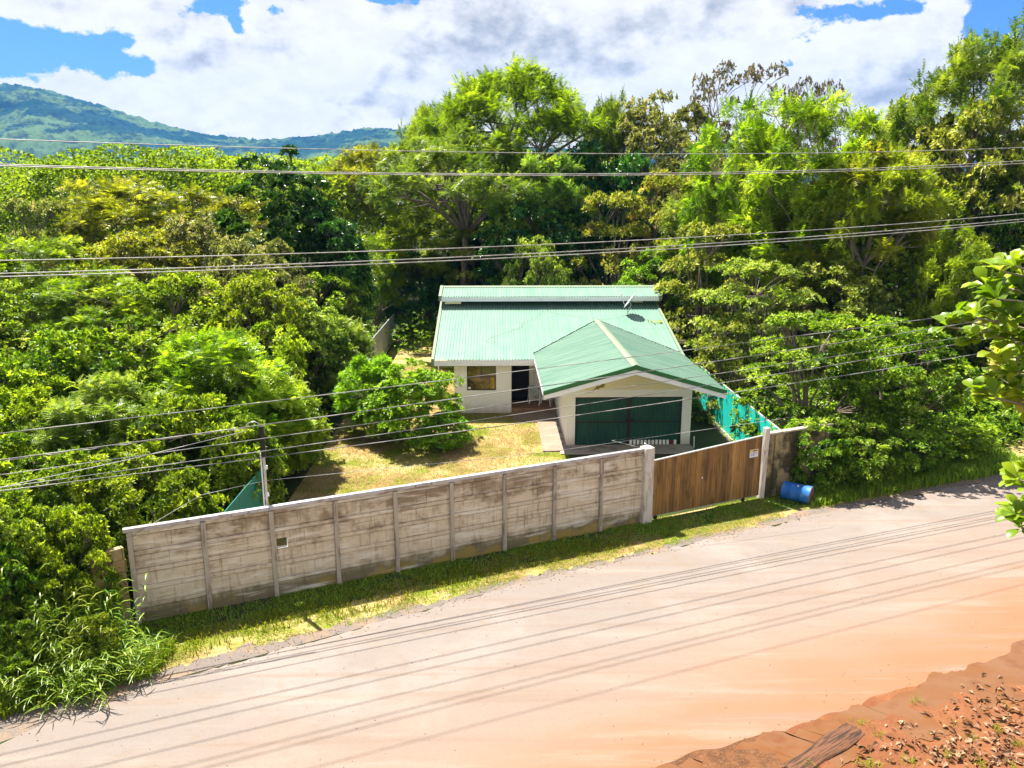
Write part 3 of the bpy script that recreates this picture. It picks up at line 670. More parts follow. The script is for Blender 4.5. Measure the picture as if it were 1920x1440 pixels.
# wooden gate
gate = thing('wooden_gate', 'brown vertical plank sliding gate with a small yellow and white sign', 'gate', onwall(SG+.2), PA)
GL = SR-.12-(SG+.2); x = 0; gr = random.Random(5); 
H0, H1 = 1.93, 2.18
k = 0
while x < GL-.02:
    wv = gr.uniform(.13, .225); x2 = min(GL, x+wv)
    if GL-x2 < .08: x2 = GL
    h0 = H0+(H1-H0)*x/GL; h1 = H0+(H1-H0)*x2/GL; dy = gr.uniform(-.006, .006)
    mb = MB(); mb.prism([(x+.003, -.02+dy, .15), (x2-.003, -.02+dy, .15), (x2-.003, -.02+dy, h1), (x+.003, -.02+dy, h0)], (0, .025, 0))
    mb.build('plank', WOODS[gr.randrange(6)], gate, bevel=.003); x = x2
mb = MB(); mb.prism([(0, -.03, H0+.002), (GL, -.03, H1+.002), (GL, -.03, H1+.03), (0, -.03, H0+.03)], (0, .07, 0)); mb.box(0, GL, .012, .06, .12, .2); mb.box(0, GL, .012, .05, 1.0, 1.07); mb.build('frame', M['galv'], gate)
for xx in (.22, GL-.62):
    mb = MB(); mb.tube([(xx, .01, .07), (xx, .05, .07)], .07, 16); mb.box(xx-.02, xx+.02, 0, .05, .07, .16); mb.build('wheel', M['black'], gate)
mb = MB(); mb.box(1.9, 1.94, -.045, -.02, 1.1, 1.15); mb.build('latch', M['signwhite'], gate)
sx0 = sof(8.5, 24.42)-(SG+.2)-.16
sg_ = MB().box(sx0, sx0+.34, -.045, -.028, 1.52, 1.78).build('sign_board', M['signwhite'], gate)
tag(sg_)
MB().box(sx0+.005, sx0+.335, -.048, -.0455, 1.70, 1.775).build('sign_header', M['yellow'], gate)
mb = MB(); mb.box(sx0+.10, sx0+.28, -.051, -.0485, 1.72, 1.755)
ir = random.Random(2)
for (z0, z1) in ((1.63, 1.68), (1.565, 1.615)):
    xx = sx0+.03
    while xx < sx0+.30:
        wq = ir.uniform(.016, .028); mb.box(xx, xx+.006, -.048, -.0455, z0, z1); mb.box(xx+.006, xx+wq, -.048, -.0455, z1-.01, z1)
        if ir.random() < .6: mb.box(xx+wq, xx+wq+.006, -.048, -.0455, z0, z1)
        if ir.random() < .5: mb.box(xx+.006, xx+wq, -.048, -.0455, z0, z0+.01)
        xx += wq+.016
mb.build('sign_lettering', M['signink'], gate)
# wall right of the gate
rw = thing('block_wall', 'shaded yellowish block wall right of the gate behind the blue drum', 'wall', onwall(SR+.1), PA)
mb = MB(); wq = random.Random(8)
z = -.05
for c in range(7):
    hh = .335; x = 0; 
    if c == 6: hh = .22
    while x < 2.9:
        l = wq.uniform(.5, .9); mb.box(x+.004, min(2.9, x+l)-.004, wq.uniform(-.008, .008), .12, z+.004, z+hh-.004); x += l
    z += hh
mb.build('blockwork', M['rightwall'], rw, bevel=.006)
mb = MB(); mb.box(-.03, 2.9, -.04, .16, 2.185, 2.24); mb.build('coping', M['concpost'], rw)
mb = MB(); mb.box(.32, .5, -.05, -.012, -.05, 2.17); mb.build('pier', M['rightwall'], rw)
# stub of block wall at the left end
bw = thing('block_wall', 'low end wall of mossy brown blocks under leaves at the far left end of the concrete wall', 'wall', (-8.45, 17.05, 0), PA+.35)
mb = MB(); z = -.05
for c in range(7):
    x = -.72; hh = .29
    while x < -.01:
        l = wq.uniform(.3, .42); mb.box(x+.006, min(-.02, x+l)-.006, wq.uniform(-.02, .02), .16, z+.006, z+hh-.006); x += l
    z += hh
mb.build('blockwork', M['block'], bw, bevel=.012)

# ------------------------------------------------------------------ house
hs = thing('house', 'white one storey house with mint green corrugated roofs and a front garage', 'house', (0, 0, 0))
YM, ZE, YR, ZR = 35.15, 2.64, 42.77, 4.48; MS = (ZR-ZE)/(YR-YM); XL, XR = -2.81, 8.70
def zmain(y): return ZE+MS*(y-YM)
def ribs(n, w0):  # trapezoid rib profile offsets
    out = []
    for i in range(n): out += [(i*w0, 0), (i*w0+w0*.50, 0), (i*w0+w0*.62, .028), (i*w0+w0*.88, .028)]
    out.append((n*w0, 0)); return out
def corr_roof(name, x0, x1, ya, za, yb, zb, mat, parent, pitch=.137, seed=1):
    n = int(round((x1-x0)/pitch)); pr = ribs(n, (x1-x0)/n); r = random.Random(seed); nseg = 6
    vs = []; 
    for j in range(nseg+1):
        f = j/nseg; 
        for (dx, h) in pr: vs.append((x0+dx, ya+(yb-ya)*f, za+(zb-za)*f+h+.004*math.sin(dx*1.7+j*2.1)))
    m_ = len(pr); mb = MB(); mb.add(vs, [(j*m_+i, j*m_+i+1, (j+1)*m_+i+1, (j+1)*m_+i) for j in range(nseg) for i in range(m_-1)])
    return mb.build(name, mat, parent)
corr_roof('main_roof', XL+.12, XR-.1, YM, ZE, YR, ZR, M['roof'], hs)
corr_roof('ridge_roof', XL+.1, XR-.02, 41.40, 4.73, 43.0, 5.10, M['roof'], hs, seed=4)
corr_roof('rear_roof', XL+.1, XR, 50.5, 3.2, 43.02, 5.08, M['roof'], hs, seed=6)
mb = MB(); mb.box(XL, XR, YM-.02, YM+.01, ZE-.26, ZE-.015); mb.build('front_fascia', M['fascia'], hs)
for x in (XL, XR-.1): MB().prism([(x, YM-.025, ZE-.26), (x, YR, ZR-.26), (x, YR, ZR+.06), (x, YM-.025, ZE+.06)], (.13, 0, 0)).build('rake_board', M['trim'], hs)
for x in (XL-.03, XR-.02): MB().prism([(x, 41.38, 4.52), (x, 43.0, 4.9), (x, 50.5, 3.0), (x, 50.5, 3.26), (x, 43.0, 5.17), (x, 41.38, 4.79)], (.15, 0, 0)).build('ridge_rake_board', M['trim'], hs)
mb = MB(); mb.box(XL+.12, XR-.02, 41.36, 41.39, 4.50, 4.715); mb.build('ridge_fascia', M['fascia'], hs)
mb = MB(); mb.prism([(XL+.12, 42.8, 5.09), (XL+.12, 43.0, 5.15), (XL+.12, 43.25, 5.07), (XL+.12, 43.24, 5.03), (XL+.12, 43.0, 5.10), (XL+.12, 42.8, 5.04)], (XR-XL-.14, 0, 0)); mb.build('ridge_cap', M['trim'], hs)
mb = MB(); mb.box(XL+.9, XR-.9, 42.70, 42.76, 4.3, 4.98); mb.build('clerestory', M['clere'], hs)
MB().box(XL+.28, XL+1.12, 41.5, 42.6, 4.36, 4.51).build('clerestory_block', M['cream'], hs); MB().box(XR-1.3, XR-.75, 41.9, 42.5, 4.36, 4.55).build('clerestory_block', M['cream'], hs)
# walls
WF = 35.75
def wallpoly(mb, pts, off): mb.prism(pts, off)
wx0, wx1, wz0, wz1 = -1.23, .11, 1.09, 2.24
mb = MB(); mb.box(-1.81, wx0, WF, WF+.15, 0, 2.62); mb.box(wx1, .82, WF, WF+.15, 0, 2.62); mb.box(wx0, wx1, WF, WF+.15, 0, wz0); mb.box(wx0, wx1, WF, WF+.15, wz1, 2.62)
mb.box(.67, .82, WF+.15, 37.3, 0, 2.6)
def side(x, o): mb.prism([(x, WF+.15, 0), (x, 50, 0), (x, 50, 3.2), (x, 43, 4.95), (x, 42.76, 4.45), (x, WF+.15, 2.62)], (o, 0, 0))
side(-1.81, .15); side(7.85, .15)
mb.box(-1.66, 7.85, 49.85, 50, 0, 3.2)
mb.box(1.72, 2.9, 37.3, 37.45, .2, 2.9); mb.box(.82, 1.72, 37.3, 37.45, 2.22, 2.95)
mb.build('wall', M['stucco'], hs)
mb = MB(); mb.box(.82, 2.905, 35.80, 37.3, 0, .2); mb.box(1.0, 2.7, 35.62, 35.80, 0, .10); mb.build('porch', M['tile'], hs, bevel=.01)
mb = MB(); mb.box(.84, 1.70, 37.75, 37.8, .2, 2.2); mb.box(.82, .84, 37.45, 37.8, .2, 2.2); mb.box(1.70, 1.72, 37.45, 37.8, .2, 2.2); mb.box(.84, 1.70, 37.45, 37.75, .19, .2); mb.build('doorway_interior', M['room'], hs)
dr = MB().box(.86, .90, 37.32, 37.42, .2, 2.2).box(1.66, 1.70, 37.32, 37.42, .2, 2.2).box(.90, 1.66, 37.32, 37.42, 2.16, 2.2).build('door_frame', M['frame'], hs)
fb_ = MB(); fb_.box(wx0, wx1, WF+.02, WF+.07, wz0, wz0+.05).box(wx0, wx1, WF+.02, WF+.07, wz1-.05, wz1).box(wx0, wx0+.05, WF+.02, WF+.07, wz0+.05, wz1-.05).box(wx1-.05, wx1, WF+.02, WF+.07, wz0+.05, wz1-.05).box(-.58, -.54, WF+.02, WF+.07, 1.72, wz1-.05).box(wx0+.05, wx1-.05, WF+.022, WF+.068, 1.70, 1.73)
win = fb_.build('window', M['frame'], hs)
MB().box(wx0+.05, wx1-.05, WF+.045, WF+.055, wz0+.05, wz1-.05).build('pane', M['pane'], win)
MB().box(-.14, .03, WF+.036, WF+.044, wz0+.08, 1.72).build('curtain', M['curtain'], win)
MB().box(wx0+.06, wx0+.17, WF+.034, WF+.04, wz0+.06, wz0+.16).build('sticker', M['signwhite'], win)
w2 = MB().box(2.15, 2.62, 37.25, 37.3, 1.3, 2.2).build('window', M['frame'], hs); MB().box(2.19, 2.58, 37.24, 37.249, 1.34, 2.16).build('pane', M['pane'], w2)
MB().tube([(1.95, 37.22, .2), (1.95, 37.22, 2.7)], .03, 8).build('downpipe', M['plastic'], hs)
# garage
GXL, GXR, GY = 2.91, 7.93, 30.67; RX, RZ, EL, ER, EZ, GF = 5.23, 3.745, 1.82, 8.64, 2.785, 28.42; GS = (RZ-EZ)/(RX-EL)
DX0, DX1, DZ = 3.26, 7.56, 2.015
def zg(x): return RZ-GS*abs(x-RX)
mb = MB(); mb.box(GXL, DX0, GY, GY+.2, 0, DZ); mb.box(DX1, GXR, GY, GY+.2, 0, DZ)
mb.prism([(GXL, GY, DZ), (GXR, GY, DZ), (GXR, GY, zg(GXR)-.06), (RX, GY, zg(RX)-.06), (GXL, GY, zg(GXL)-.06)], (0, .2, 0))
mb.box(GXL, GXL+.15, GY+.2, 37.3, 0, 2.95); mb.box(GXR-.15, GXR, GY+.2, 36, 0, 2.75)
mb.build('garage_wall', M['stucco'], hs)
MB().prism([(GXL+.05, GY-.012, DZ+.30), (GXR-.05, GY-.012, DZ+.30), (GXR-.05, GY-.012, zg(GXR)-.07), (RX, GY-.012, zg(RX)-.07), (GXL+.05, GY-.012, zg(GXL)-.07)], (0, .008, 0)).build('gable_panel', M['cream'], hs)
for sgn, nm in ((-1, 'a'), (1, 'b')):
    xe = EL if sgn < 0 else ER
    pr_ = []; y = GF
    while y < 39.75:
        for dy, h in ((0, 0), (.07, 0), (.085, .03), (.12, .03)): pr_.append((y+dy, h))
        y += .137
    vs = []; rows = 0
    for (y, h) in pr_:
        lim = xe
        if zmain(y) > EZ: 
            dxm = (RZ-zmain(y)-.03)/GS
            if dxm <= .05: break
            lim = RX+sgn*min(abs(xe-RX), dxm)
        for q in range(5): xx = RX+(lim-RX)*q/4; vs.append((xx, y, zg(xx)+h+.004*math.sin(xx*2+y*3)))
        rows += 1
    mb = MB(); mb.add(vs, [(j*5+q, j*5+q+1, (j+1)*5+q+1, (j+1)*5+q) for j in range(rows-1) for q in range(4)]); mb.build('garage_roof', M['roof2'], hs)
mb = MB(); mb.prism([(RX-.15, GF-.02, RZ-.01), (RX, GF-.02, RZ+.045), (RX+.15, GF-.02, RZ-.01), (RX+.15, GF-.02, RZ+.01), (RX, GF-.02, RZ+.065), (RX-.15, GF-.02, RZ+.01)], (0, 11.5, 0)); mb.build('garage_ridge_cap', M['trim'], hs)
mb = MB(); mb.prism([(EL, GF-.03, EZ-.13), (RX, GF-.03, RZ-.13), (ER, GF-.03, EZ-.13), (ER, GF-.03, EZ+.035), (RX, GF-.03, RZ+.04), (EL, GF-.03, EZ+.035)], (0, .028, 0)); mb.build('green_bargeboard', M['greenfascia'], hs)
mb = MB(); mb.prism([(EL+.02, GF-.005, EZ-.30), (RX, GF-.005, RZ-.32), (ER-.02, GF-.005, EZ-.30), (ER-.02, GF-.005, EZ-.132), (RX, GF-.005, RZ-.132), (EL+.02, GF-.005, EZ-.132)], (0, .03, 0))
mb.box(EL+.0, EL+.03, GF+.03, 35.1, EZ-.17, EZ-.02); mb.box(ER-.03, ER, GF+.03, 38, EZ-.17, EZ-.02)
mb.build('white_bargeboard', M['fascia'], hs)
for sgn in (-1, 1):   # soffit lining under the overhang
    xe = EL+.05 if sgn < 0 else ER-.05
    MB().prism([(RX, GF+.03, RZ-.14), (xe, GF+.03, EZ-.14), (xe, GF+.03, EZ-.12), (RX, GF+.03, RZ-.12)], (0, 2.2, 0)).build('soffit', M['fascia'], hs)
mb = MB()
for k in range(60):   # dark gap where the two roofs meet, put in as black tubes
    pass
for sgn in (-1, 1):
    xe = EL if sgn < 0 else ER
    P = []
    for k in range(15):
        f = k/14; xx = RX+(xe-RX)*f; zz = zg(xx); yy = YM+(zz-ZE)/MS
        P.append((xx, min(yy, 39.7)+.02, zz+.03+.008*(-1)**k))
    mb.tube(P, .022, 5)
mb.build('valley_gap_line', M['black'], hs)
def gdoor(x0, x1):
    mb = MB(); n = int((x1-x0)/.15); pr_ = ribs(n, (x1-x0)/n); vs = []
    for z in (.02 if x0 > 5 else .02, DZ-.01):
        for dx, h in pr_: vs.append((x0+dx, GY+.10-h*.9, z))
    m_ = len(pr_); mb.add(vs, [(i, i+1, m_+i+1, m_+i) for i in range(m_-1)])
    d = mb.build('garage_door', M['darkgreen'], hs)
    f = MB().box(x0, x0+.05, GY+.04, GY+.07, .02, DZ-.01).box(x1-.05, x1, GY+.04, GY+.07, .02, DZ-.01).box(x0+.05, x1-.05, GY+.04, GY+.07, .95, 1.0).box(x0+.05, x1-.05, GY+.04, GY+.07, DZ-.06, DZ-.01).build('frame', M['frame'], d)
    return d
gm = (DX0+DX1)/2
d1 = gdoor(DX0+.01, gm-.01); d2 = gdoor(gm+.01, DX1-.01)
MB().box(gm-.12, gm-.05, GY-.0, GY+.04, .98, 1.12).build('handle', M['black'], d1); MB().box(gm+.05, gm+.2, GY-.0, GY+.04, 1.02, 1.08).build('handle', M['black'], d2)
# row of white blocks in front of the door foot
jr = 0
for k in range(13):
    if k in (11,): continue
    x = 5.47+k*.150
    jb = MB().box(x, x+.10, GY-.085, GY-.01, .052, .235).build('white_block', M['plastic'], bevel=.012)
    tag(jb, 'small white block in the row along the foot of the right garage door leaf', 'block', 'white blocks along the garage door')
rb = MB().box(5.47+10.8*.15+.05, 5.47+12*.15-.03, GY-.075, GY-.01, .052, .225).build('red_block', material('dark_red', (.25, .02, .02), .5), bevel=.01)
tag(rb, 'dark red block near the right end of the row of white blocks', 'block')
# gecko ornament on the gable
g = thing('lizard_ornament', 'olive green lizard ornament on the garage gable', 'ornament', (4.19, GY-.02, 2.42))
mb = MB()
body = [(.23, .12), (.17, .095), (.12, .06), (.04, .03), (-.05, 0), (-.12, -.03), (-.17, -.08), (-.21, -.13), (-.25, -.16)]
mb.tube([(x, -.02, z) for x, z in body], [.018, .036, .024, .036, .038, .026, .018, .010, .004], 8)
for a, b, c in (((.10, .05), (.10, .13), (.15, .15)), ((.09, .04), (.15, .0), (.19, .02)), ((-.06, 0), (-.09, .08), (-.14, .09)), ((-.06, -.01), (-.02, -.08), (-.07, -.12))):
    mb.tube([(a[0], -.02, a[1]), (b[0], -.025, b[1]), (c[0], -.02, c[1])], [.017, .012, .010], 6)
    for dx, dz in ((.02, .012), (.025, -.008), (.0, .022)): mb.tube([(c[0], -.02, c[1]), (c[0]+dx, -.02, c[1]+dz)], [.006, .004], 4)
mb.build('body', M['gecko'], g)
# satellite dish
dp = thing('satellite_dish', 'grey satellite dish on a bent mast on the main roof', 'satellite dish', (6.88, 40.35, zmain(40.35)+.03))
MB().tube([(0, 0, 0), (.03, 0, .25), (.16, 0, .48), (.14, 0, .62)], [.022, .022, .022, .022], 8).box(-.10, .10, -.08, .08, 0, .012).build('mast', M['galv'], dp)
MB().tube([(.12, .0, .36), (.40, -.05, .1)], .008, 5).tube([(.05, 0, .3), (.0, .3, .08)], .008, 5).build('brace', M['galv'], dp)
nD = Vector((-.80, .14, .58)).normalized(); cD = Vector((.13, 0, .70)); e1 = nD.orthogonal().normalized(); e2 = nD.cross(e1)
vs = [tuple(cD)]; fs = []; nr, ns = 6, 32
for r_i in range(1, nr+1):
    rr = .46*r_i/nr
    for k in range(ns):
        a = 2*math.pi*k/ns; vs.append(tuple(cD+(e1*math.cos(a)+e2*math.sin(a)*1.0)*rr+nD*(.35*rr*rr)))
for k in range(ns): fs.append((0, 1+k, 1+(k+1) % ns))
for r_i in range(nr-1):
    for k in range(ns): a = 1+r_i*ns; fs.append((a+k, a+ns+k, a+ns+(k+1) % ns, a+(k+1) % ns))
o = MB().add(vs, fs, True).build('reflector', M['tin'], dp); so_ = o.modifiers.new('s', 'SOLIDIFY'); so_.thickness = .015
fd = cD+nD*.62+Vector((0, 0, -.02))
low = cD+Vector((-.3, 0, -.36))
MB().tube([tuple(cD+Vector((-.25, -.02, -.33))), tuple(fd)], .011, 6).tube([tuple(cD+Vector((0, .38, 0))), tuple(fd)], .009, 6).tube([tuple(cD+Vector((0, -.38, 0))), tuple(fd)], .009, 6).build('feed_arm', M['galv'], dp)
MB().tube([tuple(fd-nD*.06), tuple(fd+nD*.04)], [.035, .045], 10).box(fd.x-.05, fd.x+.03, fd.y-.04, fd.y+.04, fd.z, fd.z+.06).build('feed_horn', M['plastic'], dp)
cb = MB(); cr_ = random.Random(3)
def roofline(pts, name, label):
    mb = MB(); P = []
    for (x, y) in pts: P.append((x, y, zmain(y)+.04))
    mb.tube(P, .006, 4); return tag(mb.build(name, M['wirelow']), label, 'cable')
roofline([(6.85, 40.3), (6.2, 39.9), (5.4, 39.7), (4.0, 40.2), (3.1, 40.6), (2.7, 41.1)], 'roof_cable', 'thin cable running left from the satellite dish over the main roof')
roofline([(2.6, 41.2), (2.45, 40.6), (2.1, 39.9), (1.5, 39.4), (1.4, 38.8), (.6, 38.1), (-.2, 37.5), (-.35, 37.1), (-.1, 36.85), (.1, 37.1), (-.1, 37.4)], 'roof_cable', 'thin looping loose cable on the left part of the main roof')

# chairs
def chair(loc, rz, label):
    c = thing('plastic_chair', label, 'chair', loc, rz, 'white plastic porch chairs')
    MB().prism([(-.22, -.22, .41), (.22, -.22, .41), (.19, .21, .39), (-.19, .21, .39)], (0, 0, .03)).build('seat', M['plastic'], c, bevel=.012)
    for sx_ in (-1, 1):
        MB().tube([(sx_*.27, -.27, 0), (sx_*.24, -.23, .3), (sx_*.25, -.23, .62)], [.022, .026, .024], 8).build('leg', M['plastic'], c)
        MB().tube([(sx_*.26, .30, 0), (sx_*.21, .22, .42)], [.022, .028], 8).build('leg', M['plastic'], c)
        MB().tube([(sx_*.25, -.24, .63), (sx_*.27, -.05, .65), (sx_*.25, .2, .66)], [.028, .026, .024], 8).build('armrest', M['plastic'], c)
    mb = MB(); P = []
    for k in range(13):
        a = math.pi*k/12; P.append((-.23*math.cos(a), .24+.10*math.sin(a), .42+.46*math.sin(a)**.75))
    mb.tube(P, .02, 8)
    for k in range(5): x = -.12+.06*k; mb.tube([(x, .22, .42), (x, .33, .42+.43*math.sqrt(max(0, 1-(x/.24)**2)))], .013, 6)
    mb.build('backrest', M['plastic'], c)
    return c
chair((1.93, 36.95, .2), .12, 'white plastic chair fully in view on the porch beside the dark doorway')
chair((2.46, 36.45, .2), -.25, 'white plastic chair half hidden under the garage eave on the porch')
# small yard things
tag(MB().tube([(8.02, 30.3, 0), (7.98, 30.2, .5)], .025, 8).build('white_pipe', M['plastic']), 'short upright white pipe standing beside the right garage pier', 'pipe')
px_ = at(1147, 834, 28.0)
tag(MB().prism([(px_[0]-.12, 28., .05), (px_[0]+.05, 27.95, .05), (px_[0]+.13, 28.1, .08), (px_[0]-.02, 28.15, .07)], (0, 0, .07)).build('orange_rag', M['orange'], bevel=.02), 'small crumpled orange rag on the driveway before the garage', 'rag')
tag(MB().tube([(-2.9, 40.9, 0), (-2.9, 40.9, 3.7), (-2.75, 40.9, 3.95), (-2.6, 40.9, 3.85)], .035, 8).build('standpipe', M['galv']), 'grey pipe rising beside the left edge of the main roof', 'pipe')

# ------------------------------------------------------------------ teal fences
tf = thing('teal_fence', 'bright turquoise sheet metal fence with vines right of the garage', 'fence', (9.8, 25.45, 0))
y = 0
for k, ln_ in enumerate((2.6, 3.1, 3.1, 2.3)):
    MB().box(-.01+.004*k, .01+.004*k, y+.01, y+ln_-.01, .12, 1.95).build('sheet', M['teal'], tf); y += ln_
MB().box(-.08, .10, 0, 11.2, -.05, .12).build('plinth', M['concpost'], tf)
MB().tube([(.03, 0, 1.99), (.03, 11.2, 1.97)], .035, 8).build('top_rail', M['galv'], tf)
for yy in (.1, 2.6, 5.7, 8.8, 11.1): MB().box(.03, .09, yy-.03, yy+.03, 0, 1.95).build('post', M['galv'], tf)
rv_ = np.random.default_rng(33)
def creeper_pts(rng, n):
    y = 25.6+rng.uniform(0, 1, n)**.8*11.2; z = 2.0-np.abs(rng.normal(0, .22, n))*(.3+.7*(np.sin(y*3.1)>.1)); x = 9.8-.05+rng.normal(0, .09, n)
    m_ = n//5; y[:m_] = 30.9+rng.normal(0, .05, m_); z[:m_] = rng.uniform(.2, 2, m_); x[:m_] = 9.74
    m2 = m_*2; y[m_:m2] = rng.uniform(29, 37, m_); z[m_:m2] = rng.uniform(.05, .3, m_); x[m_:m2] = 9.68+rng.normal(0, .04, m_)
    y[m2:m2+m_] = 36.4+rng.normal(0, .25, m_); z[m2:m2+m_] = rng.uniform(.1, 2.1, m_)
    p = np.stack([x, y, z], 1); return p, nrm(np.array([-.6, -.2, .6])+rng.normal(0, .4, p.shape)), np.clip(rng.normal(.6, .2, n), 0, 1)
_ = rosettes(np.random.default_rng(34), *creeper_pts(rv_, 230)[:2], 4, .085, .06, creeper_pts(np.random.default_rng(1), 230)[2])
cr0 = linkmesh('creeper', npmesh('creeper', *_), L['lime']); tag(cr0, 'leafy creeper trailing along the top and seams of the turquoise fence', 'creeper')
lf = thing('teal_fence', 'dark teal sheet fence in shade behind the left end of the concrete wall', 'fence', (-6.85, 18.1, 0))
y = 0
for ln_ in (2.1, 2.2): MB().box(-.01, .01, y+.01, y+ln_-.01, .05, 2.0).build('sheet', M['tealdark'], lf); y += ln_
MB().box(-.03, .03, 4.3, 4.38, 0, 1.95).build('post', M['black'], lf)
lf2 = thing('garden_fence', 'pale grey board fence end showing at the back left of the yard', 'fence', (-6.9, 44, 0))
for k in range(18): MB().box(-.02, .02, k*.62, k*.62+.6, .05, 1.95).build('board', M['tin'], lf2)
# service mast behind the wall
sm = thing('service_mast', 'slim metal service mast with black head and cable loop behind the wall', 'mast', (-5.62, 18.62, 0))
MB().tube([(0, 0, 0), (0, 0, 3.75)], .035, 8).build('pipe', M['galv'], sm); MB().tube([(-.07, 0, 0), (-.07, 0, 3.7)], .018, 6).build('conduit', M['plastic'], sm)
MB().tube([(0, 0, 3.75), (0, 0, 4.38)], [.06, .055], 10).tube([(0, 0, 3.6), (0, 0, 3.75)], [.05, .06], 10).build('head', M['black'], sm)
P = [(-.02+.19*(math.cos(a)-1)*.9, 0, 4.36+.13*math.sin(a)) for a in np.linspace(0, math.pi*1.15, 12)]
MB().tube(P, .010, 6).build('cable_loop', M['galv'], sm)
MB().tube([(.05, -.02, 3.3), (.05, -.05, 3.38)], .04, 8).tube([(.05, -.02, 2.6), (.05, -.05, 2.7)], .03, 8).build('insulator', M['plastic'], sm)
# blue drum
dl = at(1467, 925, 24.9); 
dr_ = thing('drum', 'blue metal drum lying on its side by the verge', 'drum', (10.0, 24.25, .30), 0)
ax = Vector((.80, -.60, .0)).normalized(); c0 = -ax*.47; c1 = ax*.47
dr_.location = (9.98, 24.45, .31)
mb = MB(); n = 28; prof = [(-.47, .27), (-.45, .295), (-.43, .29), (-.18, .29), (-.16, .303), (-.14, .29), (.14, .29), (.16, .303), (.18, .29), (.43, .29), (.45, .297), (.47, .29)]
mb.tube([tuple(ax*t) for t, r in prof], [r for t, r in prof], n, False); mb.build('shell', M['drum'], dr_)
MB().tube([tuple(ax*.452), tuple(ax*.456)], .285, n).tube([tuple(ax*.455), tuple(ax*.475)], [.30, .296], n, False).tube([tuple(ax*.456+Vector((0, 0, .14))), tuple(ax*.47+Vector((0, 0, .14)))], .03, 8).build('rusty_end', M['rust'], dr_)
MB().tube([tuple(-ax*.458), tuple(-ax*.452)], .28, n).build('end', M['drum'], dr_)
MB().tube([tuple(ax*.05+Vector((-.08, -.10, .26))), tuple(ax*.05+Vector((-.085, -.105, .28)))], .028, 6).build('chip', M['signwhite'], dr_)
# weathered wood in the mud
wd = thing('driftwood', 'flat split piece of dark weathered wood half buried in the red mud', 'wood', (5.95, 12.35, .045), .60)
mb = MB(); wr2 = random.Random(6)
nx, ny = 40, 14; vs = []
for i in range(nx+1):
    for j in range(ny+1):
        x = -1.0+2.0*i/nx; yy = (j/ny-.5)*(.42+.05*math.sin(x*4)); e = 1-abs(j/ny-.5)*2
        vs.append((x+.05*math.sin(j*1.9)*(1 if i in (0, nx) else 0), yy, .09*e**.5*(1-.4*abs(x))+.018*math.sin(j*2.7+.6*math.sin(x*2))-.03*(abs(x) > .95)))
mb.add(vs, [(i*(ny+1)+j, (i+1)*(ny+1)+j, (i+1)*(ny+1)+j+1, i*(ny+1)+j+1) for i in range(nx) for j in range(ny)], True); mb.build('wood', M['wood'], wd)

# ------------------------------------------------------------------ overhead wires
WIRES = [('a', (1.34e-3, 8.39e-3, 10.796), 18.2, .009, 'topmost pale power wire, alone above the wire pair near the hills'),
 ('b1', (1.57e-3, 8.23e-3, 10.323), 18.7, .011, 'upper wire of the close pair just below the topmost power wire'),
 ('b2', (1.47e-3, 6.88e-3, 10.295), 18.9, .011, 'lower wire of the close pair just below the topmost power wire'),
 ('c', (1.24e-3, 1.576e-2, 8.582), 18.5, .011, 'single power wire crossing the trees just above a close pair over the house'),
 ('d1', (1.12e-3, 1.926e-2, 8.332), 19.0, .012, 'upper wire of the close pair crossing the trees above the house roof'),
 ('d2', (1.14e-3, 1.814e-2, 8.229), 19.3, .012, 'lower wire of the close pair crossing the trees above the house roof'),
 ('e', (3.1e-4, 3.568e-2, 5.345), 18.6, .011, 'highest of the low cables, crossing the house window and garage roof'),
 ('f', (5.1e-4, 4.374e-2, 4.844), 18.6, .013, 'low cable touching the head of the service mast'),
 ('g', (2.9e-4, 3.941e-2, 4.473), 18.7, .009, 'low cable next below the one at the mast head'),
 ('i', (7.2e-4, 3.945e-2, 4.244), 18.4, .010, 'low cable crossing the middle of the dark garage door'),
 ('j', (8.2e-4, 2.389e-2, 3.9715), 18.5, .012, 'lowest thick cable, crossing the garage door and the teal fence')]
for nm, (a, b, c), n, r, lab in WIRES:
    P = []
    for xx in np.linspace(-26, 42, 70):
        yy = (n-(-.36)*xx)/.933; P.append((xx, yy, a*xx*xx+b*xx+c))
    o = MB().tube(P, r, 6).build('power_wire' if nm in ('a', 'b1', 'b2', 'c', 'd1', 'd2') else 'low_cable', M['wire'] if nm in ('a', 'b1', 'b2', 'c', 'd1', 'd2') else M['wirelow'])
    tag(o, lab, 'wire', 'overhead wires')
# lashed bundle left of the mast, droopy branch cable, faint thin ones
P = []; q = (5.1e-4, 4.374e-2, 4.844)
for xx in np.linspace(-24, -5.6, 60):
    yy = (18.62+.36*xx)/.933; P.append((xx, yy+.03*math.sin(xx*9), q[0]*xx*xx+q[1]*xx+q[2]-.02+.022*math.cos(xx*9)))
tag(MB().tube(P, .010, 5).build('lashed_cable', M['wire']), 'pale cable twisted around the low cable left of the service mast', 'wire', 'overhead wires')
def seg(pts, r, name, lab, mat='wirelow'):
    tag(MB().tube(pts, r, 5).build(name, M[mat]), lab, 'wire', 'overhead wires')
A = at(463, 808, 18.45); B = at(240, 862, 17.3); C_ = at(0, 914, 15.9)
seg([A, B, C_, tuple(2*np.array(C_)-np.array(B))], .009, 'drop_cable', 'slanting cable dropping left from the mast head')
A = at(500, 901, 18.3); B = at(377, 928, 17.9); seg([at(1480, 783, 23.6), at(1010, 850, 21.2), A, B, at(235, 1012, 17.0)], .006, 'thin_wire', 'very thin low wire passing in front of the wall cap')
